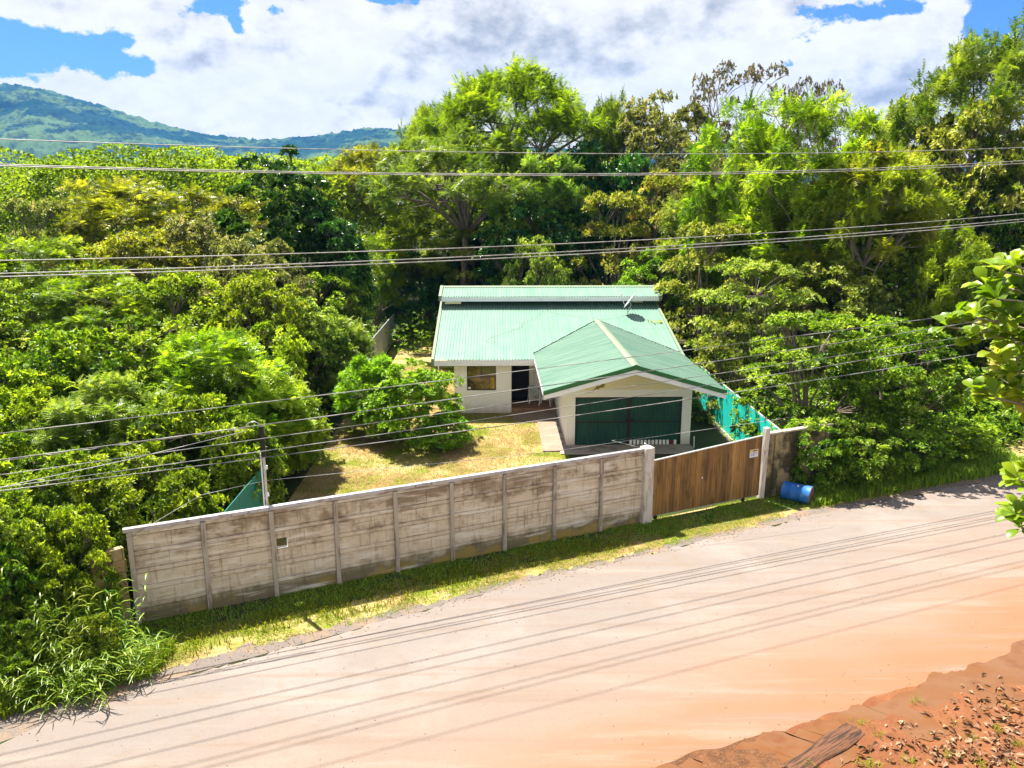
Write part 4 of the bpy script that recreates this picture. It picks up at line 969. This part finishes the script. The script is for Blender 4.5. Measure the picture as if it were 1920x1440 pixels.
seg([at(1215, 843, 22.85), at(1180, 834, 25), at(1147, 826, 27), at(1180, 822, 29), at(1275, 807, 33), at(1400, 768, 37)], .006, 'thin_wire', 'thin slack wire from the gate pillar past the garage door foot')

# ------------------------------------------------------------------ far wood, pale building
def mass(name, pts_fn, n, leaf, ln, wd, seed, K=7, label=None, cat=None, kind='stuff', shape=leaves, mat=None):
    rng = np.random.default_rng(seed); tips, out, tint = pts_fn(rng, n)
    V, F, T = rosettes(rng, tips, out, K, ln, wd, tint, shape=shape)
    o = linkmesh(name, npmesh(name, V, F, T), mat or L[leaf]); return tag(o, label, cat, kind=kind)
def far_pts(rng, n):
    nc = 240; cy = 74+rng.uniform(0, 1, nc)**1.5*125; cx = cy*rng.uniform(-.72, .16, nc)
    hh = rng.uniform(8.6, 14.6, nc)+(cy-74)*.012; rr = rng.uniform(4.5, 9, nc); ct = rng.uniform(.25, .75, nc)
    per = n//nc; P = []; O = []; T = []
    for k in range(nc):
        m_ = int(per*(rr[k]/6.8)**2); u = nrm(rng.normal(0, 1, (m_, 3))); u[:, 2] = np.abs(u[:, 2])**.8*np.where(rng.uniform(0, 1, m_) < .9, 1, -.25); u = nrm(u)
        lump_ = np.sin(u[:, 0]*7+k)*np.cos(u[:, 1]*8+k*2)+.6*np.sin(u[:, 0]*15+k*3)*np.sin(u[:, 1]*14+k)
        r = .93+.075*lump_-rng.uniform(0, .06, m_)
        P.append(np.stack([cx[k]+u[:, 0]*rr[k]*r, cy[k]+u[:, 1]*rr[k]*r, hh[k]-rr[k]*.5+u[:, 2]*rr[k]*.5*r], 1))
        O.append(nrm(u+np.array([0, 0, .35])+rng.normal(0, .25, u.shape))); T.append(np.clip(ct[k]+rng.normal(0, .12, m_)+.06*lump_, 0, 1))
    return np.concatenate(P), np.concatenate(O), np.concatenate(T)
mass('far_woodland', far_pts, 430000, 'umbra', .40, .27, 31, K=1, label='far flat canopy of bright green woodland below the hills', cat='woodland')
bb = thing('pale_building', 'pale grey walled building glimpsed through the trees at the right edge', 'building', at(1855, 520, 56)[:2]+(0,))
MB().box(-3.0, 6, 0, 8, 0, 4.6).build('wall', M['white'], bb); MB().prism([(-3.3, -.4, 4.6), (6.3, -.4, 4.6), (6.3, 4, 6.6), (-3.3, 4, 6.6)], (0, 0, .08)).prism([(-3.3, 4.01, 6.6), (6.3, 4.01, 6.6), (6.3, 8.4, 4.6), (-3.3, 8.4, 4.6)], (0, 0, .08)).build('roof', M['tin'], bb)
for xx in (-1.6, 1.4, 4.2): wn_ = MB().box(xx, xx+1.1, -.04, -.002, 1.3, 2.6).build('window', M['frame'], bb); MB().box(xx+.08, xx+1.02, -.05, -.042, 1.38, 2.52).build('pane', M['pane'], wn_)

# ------------------------------------------------------------------ trees
T = tree_at
# centre, behind the house
T('umbrella_tree', 'umbrella', 'umbra', 965, 128, 60, 165, 'tall spreading tree with an airy umbrella crown against the sky above the house', var=0)
T('feathery_tree', 'umbrella', 'cool', 870, 250, 55, 180, 'blue-green feathery tree below and in front of the tall umbrella crown', var=1)
T('feathery_tree', 'feather', 'cool', 1010, 270, 53, 105, 'blue-green feathery tree right of centre below the umbrella crown')
T('feathery_tree', 'umbrella', 'yellow', 700, 275, 74, 110, 'flat topped yellow-green tree sloping down to the left of the umbrella tree')
T('umbrella_tree', 'umbrella', 'umbra', 830, 195, 68, 90, 'yellow-green shoulder tree left behind the tall umbrella crown', var=1)
T('thin_tree', 'umbrella', 'mid', 1150, 185, 62, 62, 'small dark thin-topped tree right of the umbrella crown', var=1)
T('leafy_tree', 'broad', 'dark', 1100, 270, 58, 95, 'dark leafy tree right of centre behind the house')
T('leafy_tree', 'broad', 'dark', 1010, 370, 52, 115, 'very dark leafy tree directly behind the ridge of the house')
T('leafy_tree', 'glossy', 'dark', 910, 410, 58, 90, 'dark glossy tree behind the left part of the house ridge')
T('lime_tree', 'feather', 'lime', 800, 372, 59, 115, 'bright lime feathery tree behind the left corner of the house', var=0)
T('leafy_tree', 'layered', 'pale', 900, 432, 55, 80, 'pale yellowish leafy tree just above the left end of the ridge roof')
T('leafy_tree', 'broad', 'pale', 1010, 445, 47, 60, 'small pale-leaved tree above the middle of the ridge roof')
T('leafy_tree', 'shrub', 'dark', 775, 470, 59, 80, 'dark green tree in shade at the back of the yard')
T('leafy_tree', 'broad', 'mid', 1000, 500, 52, 120, 'dark undergrowth tree filling the gap right behind the house')
# right back
T('leafy_tree', 'broad', 'olive', 1250, 180, 60, 120, 'dense grey-olive tree with rounded top right of the umbrella tree')
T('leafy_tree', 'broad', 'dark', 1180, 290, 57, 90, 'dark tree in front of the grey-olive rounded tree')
T('bare_topped_tree', 'sparse', 'rust', 1385, 88, 66, 95, 'tall sparse tree with rusty brown leaves against the sky', var=0)
T('bare_topped_tree', 'sparse', 'rust', 1525, 118, 66, 55, 'smaller sparse rusty-leaved crown right of the tall rusty tree', var=0)
T('leafy_tree', 'broad', 'olive', 1330, 300, 56, 120, 'grey-green tree below the tall rusty tree')
T('acacia', 'feather', 'lime', 1530, 142, 42, 150, 'large bright yellow-green acacia with bare forked trunk behind the right trees', var=0, bark='barkpale')
T('acacia', 'feather', 'yellow', 1620, 250, 41, 168, 'yellow-green acacia crown overlapping the large acacia on its right', bark='barkpale', var=0)
T('acacia', 'feather', 'lime', 1400, 178, 44, 110, 'yellow-green acacia crown at the left of the large acacia', bark='barkpale', var=1)
T('leafy_tree', 'broad', 'pale', 1715, 185, 52, 102, 'pale green leafy tree between the acacia and the tall right-edge tree')
T('acacia', 'umbrella', 'mid', 1880, 62, 46, 150, 'tallest feathery tree at the right edge of the picture', var=1)
T('leafy_tree', 'broad', 'pale', 1830, 195, 44, 144, 'pale leafy tree below the tallest right-edge tree')
T('leafy_tree', 'broad', 'mid', 1900, 300, 42, 132, 'mid green leafy tree at the right edge under the upper wires')
T('acacia', 'umbrella', 'yellow', 1640, 275, 40, 130, 'lower acacia with slanting pale forked trunks among the right trees', var=0, bark='barkpale')
T('leafy_tree', 'broad', 'dark', 1760, 330, 46, 120, 'dark leafy tree behind the bare acacia trunks')
T('ochre_tree', 'layered', 'ochre', 1150, 372, 50, 105, 'ochre-tinged pale tree behind the right end of the house')
T('ochre_tree', 'layered', 'ochre', 1270, 335, 49, 110, 'ochre-tinged tree right of and behind the satellite dish')
T('ochre_tree', 'feather', 'ochre', 1370, 300, 46, 120, 'yellowish ochre feathery tree left of the acacia trunks', var=1)
T('leafy_tree', 'broad', 'mid', 1230, 470, 46, 80, 'mid green tree hugging the back right corner of the roof')
T('leafy_tree', 'layered', 'pale', 1330, 430, 41, 110, 'pale-tipped tree above the right rake of the roof', var=0)
T('leafy_tree', 'layered', 'pale', 1420, 500, 36.5, 135, 'light-tipped layered tree right of the house', var=1)
T('leafy_tree', 'broad', 'pale', 1570, 490, 38, 120, 'pale-tipped round tree under the acacia trunks')
T('leafy_tree', 'broad', 'mid', 1700, 470, 40, 132, 'mid green tree right of the acacia trunks')
T('leafy_tree', 'layered', 'mid', 1530, 600, 28.6, 150, 'layered tree hanging over the wall right of the gate', var=0)
T('leafy_tree', 'broad', 'mid', 1690, 600, 28.8, 130, 'bright small-leaved tree behind the shaded verge at right')
T('leafy_tree', 'broad', 'mid', 1790, 640, 35, 90, 'small leafy tree left of the big-leaved branch')
T('leafy_tree', 'layered', 'pale', 1360, 610, 34.5, 75, 'pale-tipped tree touching the garage roof at right', var=1)
T('leafy_tree', 'broad', 'dark', 1860, 560, 44, 120, 'dark tree behind the big-leaved branch')
T('feathery_tree', 'feather', 'lime', 1800, 420, 36, 80, 'small bright feathery tree crossing the lower wires at right', var=1)
T('shrub', 'shrub', 'mid', 1530, 790, 25.75, 72, 'leafy shrub over the blue drum', 'shrub', var=1)
T('shrub', 'shrub', 'mid', 1600, 780, 26.3, 90, 'dark shrub on the verge right of the blue drum', 'shrub', var=2)
T('shrub', 'shrub', 'mid', 1700, 770, 27.4, 95, 'shrub in shade at the road edge right of the drum', 'shrub', var=0)
T('shrub', 'shrub', 'lime', 1800, 790, 28.9, 85, 'yellowish low shrub at the road edge below the big-leaved branch', 'shrub', var=1)
T('young_tree', 'broad', 'lime', 1905, 700, 33, 50, 'young tree with slim trunk at the right edge beyond the road', bark='barkpale')
# left side
T('feathery_tree', 'feather', 'yellow', 245, 318, 50, 175, 'wide yellow-green feathery tree at upper left under the wires', var=0)
T('glossy_tree', 'glossy', 'dark', 535, 283, 44, 130, 'tall dark glossy tree rising left of centre', var=0)
T('glossy_tree', 'glossy', 'dark', 620, 385, 43, 100, 'dark glossy lower crown right of the tall dark tree', var=0)
T('leafy_tree', 'layered', 'olive', 60, 385, 47, 90, 'pale olive tree at the far left below the hills', var=0)
T('leafy_tree', 'broad', 'olive', 390, 400, 44, 110, 'olive mixed-leaf tree left of the tall dark tree')
T('feathery_tree', 'feather', 'yellow', 440, 345, 56, 100, 'yellow-green tree peeking behind the tall dark tree')
T('feathery_tree', 'feather', 'lime', 90, 430, 42, 130, 'bright lime feathery tree at left', var=0)
T('leafy_tree', 'broad', 'yellow', 260, 430, 42, 125, 'yellowish broad-leaved tree in the left thicket')
T('leafy_tree', 'broad', 'olive', 480, 440, 38, 100, 'greyish tree with pale leaves in front of the dark tree')
T('leafy_tree', 'broad', 'mid', 600, 500, 40, 90, 'mid green leafy tree behind the left yard fence')
T('lime_tree', 'feather', 'lime', 700, 430, 56, 60, 'lime feathery tree far behind the yard')
T('thin_tree', 'umbrella', 'yellow', 660, 315, 78, 60, 'distant thin yellow-green tree with visible stems', var=0)
T('feathery_tree', 'feather', 'lime', 170, 500, 35, 150, 'bright feathery tree in the middle of the left thicket', var=1)
T('leafy_tree', 'broad', 'lime', 330, 500, 35, 125, 'bright broad-leaved tree in the middle of the left thicket')
T('leafy_tree', 'broad', 'mid', 20, 530, 33, 120, 'mid green tree at the left edge of the thicket')
T('leafy_tree', 'broad', 'lime', 480, 510, 34, 100, 'bright leafy tree nearer than the dark glossy tree')
T('leafy_tree', 'broad', 'pale', 565, 560, 36, 80, 'pale-tipped bush tree beside the back of the yard fence')
T('feathery_tree', 'fern', 'cool', 640, 600, 37, 70, 'soft feathery shrub overhanging the yard from the left', 'shrub', var=0)
T('thicket_shrub', 'shrub', 'lime', 100, 610, 27, 150, 'bright shrub at the left edge with dark gaps below', 'shrub')
T('thicket_shrub', 'shrub', 'mid', 260, 600, 28, 140, 'green shrub in the heart of the left thicket', 'shrub')
T('thicket_shrub', 'fern', 'lime', 400, 640, 26.5, 150, 'feathery lime shrub above the service mast', 'shrub', var=1)
T('thicket_shrub', 'shrub', 'lime', 490, 610, 30, 100, 'leafy shrub up and right of the service mast', 'shrub')
T('thicket_shrub', 'shrub', 'lime', 20, 720, 22.5, 130, 'vine-like shrub crossed by the low cables at the left edge', 'shrub')
T('thicket_shrub', 'fern', 'cool', 180, 720, 23, 150, 'soft blue-green feathery shrub behind the low cables', 'shrub', var=0)
T('thicket_shrub', 'shrub', 'lime', 330, 730, 22.5, 135, 'bright shrub behind the cables left of the service mast', 'shrub')
T('thicket_shrub', 'fern', 'lime', 528, 712, 27.5, 82, 'feathery shrub leaning over the yard right of the mast', 'shrub', var=0)
T('thicket_shrub', 'shrub', 'mid', 455, 760, 23.3, 85, 'green shrub right behind the service mast', 'shrub')
T('thicket_shrub', 'shrub', 'lime', 245, 845, 19.6, 135, 'bright shrub hanging over the left end of the concrete wall', 'shrub')
T('thicket_shrub', 'shrub', 'mid', 90, 840, 18.8, 130, 'shrub under the cables at the left edge above the tall grass', 'shrub')
T('thicket_shrub', 'shrub', 'lime', 345, 880, 19.8, 75, 'small shrub spilling over the wall cap beside the teal fence', 'shrub')
T('thicket_shrub', 'shrub', 'lime', 120, 950, 16.7, 95, 'low leafy shrub left of the mossy block wall', 'shrub')
T('thicket_shrub', 'shrub', 'mid', -10, 930, 16.5, 120, 'dark shrub at the left edge behind the tall grass', 'shrub')
T('thicket_shrub', 'shrub', 'lime', 392, 838, 22.6, 48, 'leafy shrub drooping over the top of the dark teal fence beside the mast', 'shrub')
T('thicket_shrub', 'shrub', 'lime', 50, 1190, 14.7, 72, 'bright weedy shrub between grass clumps at the lower left road edge', 'shrub')
T('thicket_shrub', 'shrub', 'lime', 165, 1150, 15.2, 55, 'bright weedy shrub beside the left end of the verge', 'shrub')
T('thicket_shrub', 'shrub', 'lime', -40, 1130, 14.9, 80, 'weedy shrub cut by the left edge at the lower left road edge', 'shrub')
T('thicket_shrub', 'shrub', 'mid', 40, 1120, 15.2, 85, 'small round shrub among the tall grass at the left road edge', 'shrub')
T('thicket_shrub', 'shrub', 'lime', 95, 1060, 15.9, 80, 'leafy shrub between tall grass clumps below the mossy block wall', 'shrub')
T('thicket_shrub', 'shrub', 'mid', 10, 1010, 15.8, 95, 'leafy shrub at the left edge above the tall grass', 'shrub')
T('leafy_tree', 'broad', 'lime', -110, 420, 41, 150, 'bright tree cut by the left edge of the picture below the wire pair', 'tree')
T('leafy_tree', 'broad', 'mid', -130, 560, 30, 165, 'green tree cut by the left edge of the picture below the middle wires', 'tree')
T('thicket_shrub', 'shrub', 'lime', -120, 760, 20.5, 160, 'bright shrub cut by the left edge of the picture beside the low cables', 'shrub')
T('thicket_shrub', 'shrub', 'mid', -130, 980, 15.6, 160, 'shrub cut by the left edge of the picture behind the tall grass', 'shrub')
T('leafy_tree', 'broad', 'mid', 2010, 330, 40, 130, 'tree cut by the right edge of the picture under the upper wires', 'tree')
T('leafy_tree', 'broad', 'lime', 2010, 560, 33, 130, 'bright tree cut by the right edge of the picture behind the big-leaved branch', 'tree')
T('yard_bush', 'shrub', 'bush', 768, 674, 31.3, 104, 'bright green rounded bush standing on the lawn', 'bush', var=0)
T('yard_bush', 'fern', 'bush', 690, 672, 32.6, 66, 'feathery half of the bush pair on the lawn, left and behind', 'bush', var=1)
T('yard_bush', 'shrub', 'bush', 825, 770, 30.3, 52, 'small low bush at the right foot of the lawn bushes', 'bush', var=2)

# ------------------------------------------------------------------ undergrowth and grasses
def under(rng, n):
    regs = [(-34, -7.4, 20, 60, .32), (-18, -9, 14.5, 24, .12), (10.2, 40, 31, 62, .34), (10.4, 28, 27.4, 33, .1), (-7, 12, 50, 62, .12)]
    P = []
    for x0, x1, y0, y1, f in regs:
        m_ = int(n*f); P.append(np.stack([rng.uniform(x0, x1, m_), rng.uniform(y0, y1, m_), rng.uniform(.05, 1, m_)**1.2*1.5], 1))
    P = np.concatenate(P); P[:, 2] *= .5+.5*np.sin(P[:, 0]*.9)*np.cos(P[:, 1]*.7)+.5
    P[:, 2] = np.abs(P[:, 2])+.05
    ok = ~((P[:, 0] > 31) & (P[:, 1] > 54))
    # keep off the road
    rt = np.interp(P[:, 0], [p[0] for p in GRASS], [p[1] for p in GRASS]); ok &= P[:, 1] > rt+1.8
    P = P[ok]; o = nrm(rng.normal(0, .5, P.shape)+np.array([0, 0, 1.])); return P, o, np.clip(rng.normal(.45, .2, len(P)), 0, 1)
mass('undergrowth', under, 34000, 'mid', .20, .09, 41, K=6, label='tangled low green undergrowth beneath and between the trees', cat='undergrowth')
def blades(name, pts, h, w, leafn, seed, bend=.5, K=5, label=None, cat=None, kind='stuff', spread=.05, seg2=False):
    rng = np.random.default_rng(seed); n = len(pts)*K; p = np.repeat(pts, K, 0).astype(float); p[:, :2] += rng.normal(0, spread, (n, 2))
    a = rng.uniform(0, 2*np.pi, n); hh = h*rng.uniform(.5, 1.2, n); d = np.stack([np.cos(a), np.sin(a), np.zeros(n)], 1); s = np.stack([-np.sin(a), np.cos(a), np.zeros(n)], 1)
    bn = bend*rng.uniform(.3, 1.3, n)
    up = np.array([0, 0, 1.])
    b0 = p-s*w/2; b1 = p+s*w/2; m0 = p+up*(hh*.6)[:, None]+d*(hh*bn*.35)[:, None]; tip = p+up*(hh*(1-.45*bn))[:, None]+d*(hh*bn)[:, None]
    V = np.stack([b0, b1, m0+s*w*.4, m0-s*w*.4, tip], 1).reshape(-1, 3); i = np.arange(n)*5
    F = np.stack([np.stack([i, i+1, i+2], 1), np.stack([i, i+2, i+3], 1), np.stack([i+3, i+2, i+4], 1)], 1).reshape(-1, 3)
    T_ = np.repeat(np.clip(rng.normal(.5, .2, n), 0, 1), 3)
    o = linkmesh(name, npmesh(name, V, F, T_), L[leafn]); return tag(o, label, cat, kind=kind) if label or kind else o
rng = np.random.default_rng(50)
def patchy(x, y, s, seed): return fbm2(np.asarray(x)/s, np.asarray(y)/s, seed, 3)
# verge grass
xs = rng.uniform(-9.5, 19, 26000); lo = np.interp(xs, [p[0] for p in GRASS], [p[1] for p in GRASS]); hi = np.interp(xs, [p[0] for p in VT], [p[1] for p in VT]); f = rng.uniform(-.06, 1, len(xs))**1 
ys = lo+(hi-lo)*f; keep = patchy(xs, ys, .5, 4) > -.15; keep &= rng.uniform(0, 1, len(xs)) < np.clip((f+.06)*3+.25, 0, 1)
pt = np.stack([xs, ys, 0*xs], 1)[keep]
blades('verge_grass', pt, .042, .013, 'lawn', 51, 1.5, 5, 'short patchy green and yellow grass on the strip below the wall', 'grass', spread=.05)
xs = rng.uniform(-9.5, 19, 22000); lo = np.interp(xs, [p[0] for p in GRASS], [p[1] for p in GRASS]); ys = lo+rng.uniform(0, 1.5, len(xs)); keep = patchy(xs, ys, .6, 14) > .05
blades('verge_straw', np.stack([xs, ys, 0*xs], 1)[keep], .05, .008, 'straw', 52, 1.2, 4, 'dry straw-coloured grass at the road side of the verge', 'grass', spread=.06)
# yard straw and grass
def inyard(x, y): return (y > 17.9+(x+6.8)*.44+.5) & ~((x > 1.85) & (y > 29.7)) & ~((x > -1.9) & (y > 35.6)) & (x < 3.6) & ~((x > 2.9) & (y > 27.5))
xs = rng.uniform(-6.7, 3.6, 30000); ys = rng.uniform(18.5, 46, 30000); k = inyard(xs, ys); xs, ys = xs[k], ys[k]; pn = patchy(xs, ys, .9, 6)
g_ = pn > .02+.25*(rng.uniform(-1, 1, len(xs)))
blades('yard_grass', np.stack([xs, ys, 0*xs], 1)[g_], .07, .012, 'lawn', 53, .8, 4, 'green grass patches on the yard lawn', 'grass', spread=.06)
blades('cut_straw', np.stack([xs, ys, 0*xs], 1)[~g_], .12, .012, 'straw', 54, 1.9, 4, 'pale dry grass clippings strewn over the yard', 'grass', spread=.1)
# broad weeds at the foot of the wall and along the shaded verge right
def weeds(name, n, x0, x1, fy, h, w, leafn, seed, label, K=6, bend=.7):
    r = np.random.default_rng(seed); xs = r.uniform(x0, x1, n); ys = fy(xs, r); blades(name, np.stack([xs, ys, 0*xs], 1), h, w, leafn, seed, bend, K, label, 'weeds', spread=.08)
gl = lambda x: np.interp(x, [p[0] for p in GRASS], [p[1] for p in GRASS])
weeds('wall_foot_weeds', 2600, -8.8, 12, lambda x, r: (17.15+(x+8.37)*.44)-r.uniform(.1, 1.2, len(x)), .09, .016, 'grass', 71, 'low weeds in the shade at the foot of the wall', 5, 1.1)
weeds('verge_weeds', 500, -8.8, 4, lambda x, r: gl(x)+r.uniform(.3, 1.4, len(x)), .17, .02, 'lawn', 61, 'taller leafy weeds in the wall shadow on the verge')
weeds('roadside_weeds', 2600, 10.3, 20, lambda x, r: gl(x)+r.uniform(0, 2.6, len(x))**1.0, .34, .022, 'grass', 62, 'tall weeds on the shaded verge right of the drum', 7, .6)
weeds('corner_weeds', 1100, -9.6, -7.2, lambda x, r: gl(x)+r.uniform(-.1, 1.1, len(x)), .32, .022, 'grass', 63, 'tall weeds by the left end of the wall', 6, .6)
# cane-like tall grass at the left front: clumps as plants
def cane_mesh(seed, n=58, h=1.9):
    r = np.random.default_rng(seed); P = []; Fx = []; Tx = []; b = 0
    for i in range(n):
        x0, y0 = r.normal(0, .38, 2); H_ = h*r.uniform(.45, 1.1); ax, ay = r.normal(0, .22, 2)
        nl = r.integers(6, 11)
        for j in range(nl):
            t = (j+.6)/nl; base = np.array([x0+ax*H_*t*t, y0+ay*H_*t*t, H_*t*.9]); a = r.uniform(0, 6.28); d = np.array([math.cos(a), math.sin(a), 0]); s = np.array([-d[1], d[0], 0])
            Ln = r.uniform(.3, .65); w_ = r.uniform(.02, .036); tt = np.clip(r.normal(.5, .2), 0, 1)
            row = []
            for q, (f, ww) in enumerate(((0, .5), (.3, 1), (.65, .8), (1, 0))):
                c = base+d*Ln*f*.85+np.array([0, 0, Ln*(.75*f-.85*f*f)])
                row += [c-s*w_*ww/2, c+s*w_*ww/2]
            P += row
            for q in range(3): Fx.append((b+2*q, b+2*q+1, b+2*q+3, b+2*q+2)); Tx.append(tt)
            b += 8
        top = np.array([x0+ax*H_, y0+ay*H_, H_*.9]); bs = np.array([x0, y0, 0]); s = np.array([.008, .008, 0])
        mid_ = np.array([x0+ax*H_*.3, y0+ay*H_*.3, H_*.5]); P += [bs-s, bs+s, mid_+s, mid_-s, mid_-s, mid_+s, top+s*.4, top-s*.4]; Fx += [(b, b+1, b+2, b+3), (b+4, b+5, b+6, b+7)]; Tx += [.35, .35]; b += 8
    return npmesh('cane_leaves', np.array(P), np.array(Fx), Tx)
cms = [cane_mesh(s) for s in (1, 2, 3)]
for c in cms: c.materials.append(L['grass'])
cl = [(60, 1010, 16.2), (140, 1000, 16.4), (175, 1060, 16.2), (20, 1090, 15.1), (105, 1085, 15.3), (165, 1110, 15.5), (60, 1170, 14.4), (130, 1175, 14.6), (190, 1190, 15.0), (15, 1230, 13.6), (90, 1230, 14.0), (-30, 1150, 14.0), (-40, 1010, 15.5), (150, 1240, 14.5), (230, 1215, 15.4)]
crr = random.Random(7)
cl = [(u, v+20, max(Y, 14.6)) for i, (u, v, Y) in enumerate(cl) if i % 2 == 0 or v > 1180]
for i, (u, v, Y) in enumerate(cl):
    X, _, z = at(u, v, Y); sc = max(.45, z/1.85)
    e = bpy.data.objects.new('tall_grass', cms[i % 3]); COL.objects.link(e); e.location = (X, Y, 0); e.rotation_euler = (0, 0, crr.uniform(0, 6)); e.scale = (.9, .9, sc)
    tag(e, 'clump of tall bright cane-like grass at the left front edge of the road', 'grass clump', 'tall grass clumps at the left front')
# tufts, stones and dead leaves on the red dirt
tf_pts = [(1650, 1385), (1700, 1432), (1790, 1362), (1820, 1385), (1870, 1375), (1885, 1330), (1905, 1400), (1720, 1320), (1610, 1360), (1510, 1440), (1840, 1440), (1900, 1440), (1780, 1420), (1622, 1438)]
def ground_at(u, v):
    d = Fw+Rt*(u-960)/FPX-Up*(v-720)/FPX; t = -CH/d[2]; return d[0]*t, d[1]*t
tr_ = random.Random(4)
for i, (u, v) in enumerate(tf_pts):
    x, y = ground_at(u, v)
    rgx = np.random.default_rng(100+i); npt = tr_.randrange(4, 10); pp = np.stack([rgx.normal(0, .07, npt), rgx.normal(0, .05, npt), np.zeros(npt)+.03], 1)
    o = blades('grass_tuft', pp, tr_.uniform(.09, .17), .008, 'lawn', 200+i, .9, 6, kind=None, spread=.03)
    o.location = (x, y, 0); tag(o, 'small yellowish grass tuft growing on the red dirt bank at lower right', 'grass tuft', 'grass tufts on the red dirt')
rl = np.random.default_rng(8)
def litter(n):
    P = []
    while len(P) < n:
        u = 1920-abs(rl.normal(0, 1))*150; v = 1440-abs(rl.normal(0, 1))*80+(1920-u)*.0
        if v < 1225+(1920-u)*.55: continue
        x, y = ground_at(u, v); P.append((x, y, .07))
    return np.array(P)
pp = litter(420); n = len(pp); d = nrm(rl.normal(0, 1, (n, 3))*np.array([1, 1, .12])); ln_ = rl.uniform(.05, .20, n)**1.0
V, F, Tt = leaves(pp, d, np.array([0, 0, 1.])+rl.normal(0, .5, (n, 3)), ln_, ln_*rl.uniform(.3, .6, n), np.clip(rl.normal(.62, .25, n), 0, 1))
tag(linkmesh('leaf_litter', npmesh('leaf_litter', V, F, Tt), L['dry']), 'pale dead leaves scattered over the red dirt at lower right', 'dead leaves', kind='stuff')
# pebbles and crumbs on the road and mud
ico = MB(); pe = random.Random(10); vs = []; fs = []
def peb(mb, x, y, z, r):
    pts = [(math.cos(a)*r*pe.uniform(.7, 1.2), math.sin(a)*r*pe.uniform(.7, 1.2)) for a in np.linspace(0, 5.2, 6)]
    b = [(x+p[0], y+p[1], z) for p in pts]; t = [(x+p[0]*.55, y+p[1]*.55, z+r*.7) for p in pts]
    mb.add(b+t, [tuple(range(6, 12))]+[(i, (i+1) % 6, (i+1) % 6+6, i+6) for i in range(6)])
for i in range(1500):
    x = pe.uniform(-9, 18); b = interp(ROADTOP, x); g2 = interp(GRASS, x); y = pe.uniform(b-.25, g2+.1); peb(ico, x, y, .006, pe.uniform(.006, .022))
for i in range(420):
    x = pe.uniform(-9, 16); t = pe.random(); y = interp(ROADBOT, x)*(1-t)+interp(ROADTOP, x)*t; peb(ico, x, y, .008, pe.uniform(.006, .018))
for i in range(260):
    x = pe.uniform(-1, 12); y = interp(ROADBOT, x)+pe.gauss(-.15, .35); peb(ico, x, y, .012, pe.uniform(.005, .016))
tag(ico.build('gravel', M['pebble']), 'loose gravel and crumbs along both edges of the road', 'gravel', kind='stuff')

# ------------------------------------------------------------------ big-leaved branch at the right, near the camera
bt = thing('almond_tree', 'near branches with big round glossy leaves at the right edge', 'tree', (8.6, 8.6, 0))
mb = MB(); ar = random.Random(20)
mb.tube([(0, 0, 0), (.05, .1, 3), (-.05, 0, 6), (0, .1, 8.2), (.1, .1, 10)], [.17, .14, .11, .07, .03], 10, False)
tipsA = []; outA = []
def limb(z0, ends):
    for (u, v, Y) in ends:
        X, _, z = at(u, v, Y); e = Vector((X-8.6, Y-8.6, z)); s = Vector((0, .05, z0)); m1 = s.lerp(e, .5)+Vector((0, 0, -.15)); mb.tube([s, m1, e], [.045, .028, .009], 6, False)
        for k in range(7):
            f = .45+.55*k/6; q = (m1.lerp(e, (f-.45)/.55) if f > .45 else m1); tp = q+Vector((ar.gauss(0, .10), ar.gauss(0, .16), ar.gauss(.04, .09)))
            if k == 6: tp = e
            mb.tube([q, tp], [.010, .007], 4, False); tipsA.append(tuple(tp)); o_ = (tp-m1).normalized()*.5+Vector((0, 0, .7)); outA.append(tuple(o_.normalized()))
limb(8.6, [(1875, 508, 7.8), (1905, 500, 7.5), (1850, 535, 7.9), (1895, 545, 8.2), (1925, 520, 8), (1870, 560, 7.6), (1945, 480, 8.2), (1990, 450, 8.5)])
limb(8.0, [(1775, 612, 7.8), (1800, 600, 8.1), (1830, 595, 7.7), (1865, 600, 7.9), (1900, 600, 7.6), (1920, 630, 8.0), (1840, 625, 8.3), (1890, 640, 7.9), (1950, 600, 8)])
limb(7.5, [(1885, 690, 8.1), (1905, 700, 7.8), (1925, 680, 8.2), (1870, 665, 8.4), (1935, 640, 7.8)])
limb(7.1, [(1835, 738, 7.9), (1865, 745, 7.7), (1895, 735, 8.1), (1920, 750, 7.9), (1950, 770, 8)])
limb(6.2, [(1910, 900, 7.8), (1935, 885, 7.9), (1925, 915, 8.1), (1905, 965, 7.7), (1930, 975, 7.9), (1915, 990, 8), (1960, 950, 8.1)])
rngA = np.random.default_rng(60); tA = np.array(tipsA); oA = np.array(outA)
V, F, Tt = rosettes(rngA, tA, oA, 11, .18, .105, np.clip(rngA.normal(.55, .18, len(tA)), 0, 1), .25, 1.25, shape=roundleaves)
linkmesh('crown', npmesh('almond_crown', V, F, Tt, smooth=True), L['big'], bt)
mb.build('trunk', M['barkpale'], bt)

# ------------------------------------------------------------------ haze
if True:
    hz = MB().box(-1900, 1900, -150, 2450, -30, 335).build('haze', None); tag(hz, kind='stuff')
    m = bpy.data.materials.new('haze'); m.use_nodes = True; t = NT(m.node_tree)
    for n in list(t.n): t.n.remove(n)
    pv = t.new('ShaderNodeVolumePrincipled'); pv.inputs['Color'].default_value = (.06, .36, 1, 1); pv.inputs['Density'].default_value = .00011; pv.inputs['Anisotropy'].default_value = .0
    o = t.new('ShaderNodeOutputMaterial'); t.link(pv.outputs[0], o.inputs['Volume']); hz.data.materials.append(m)
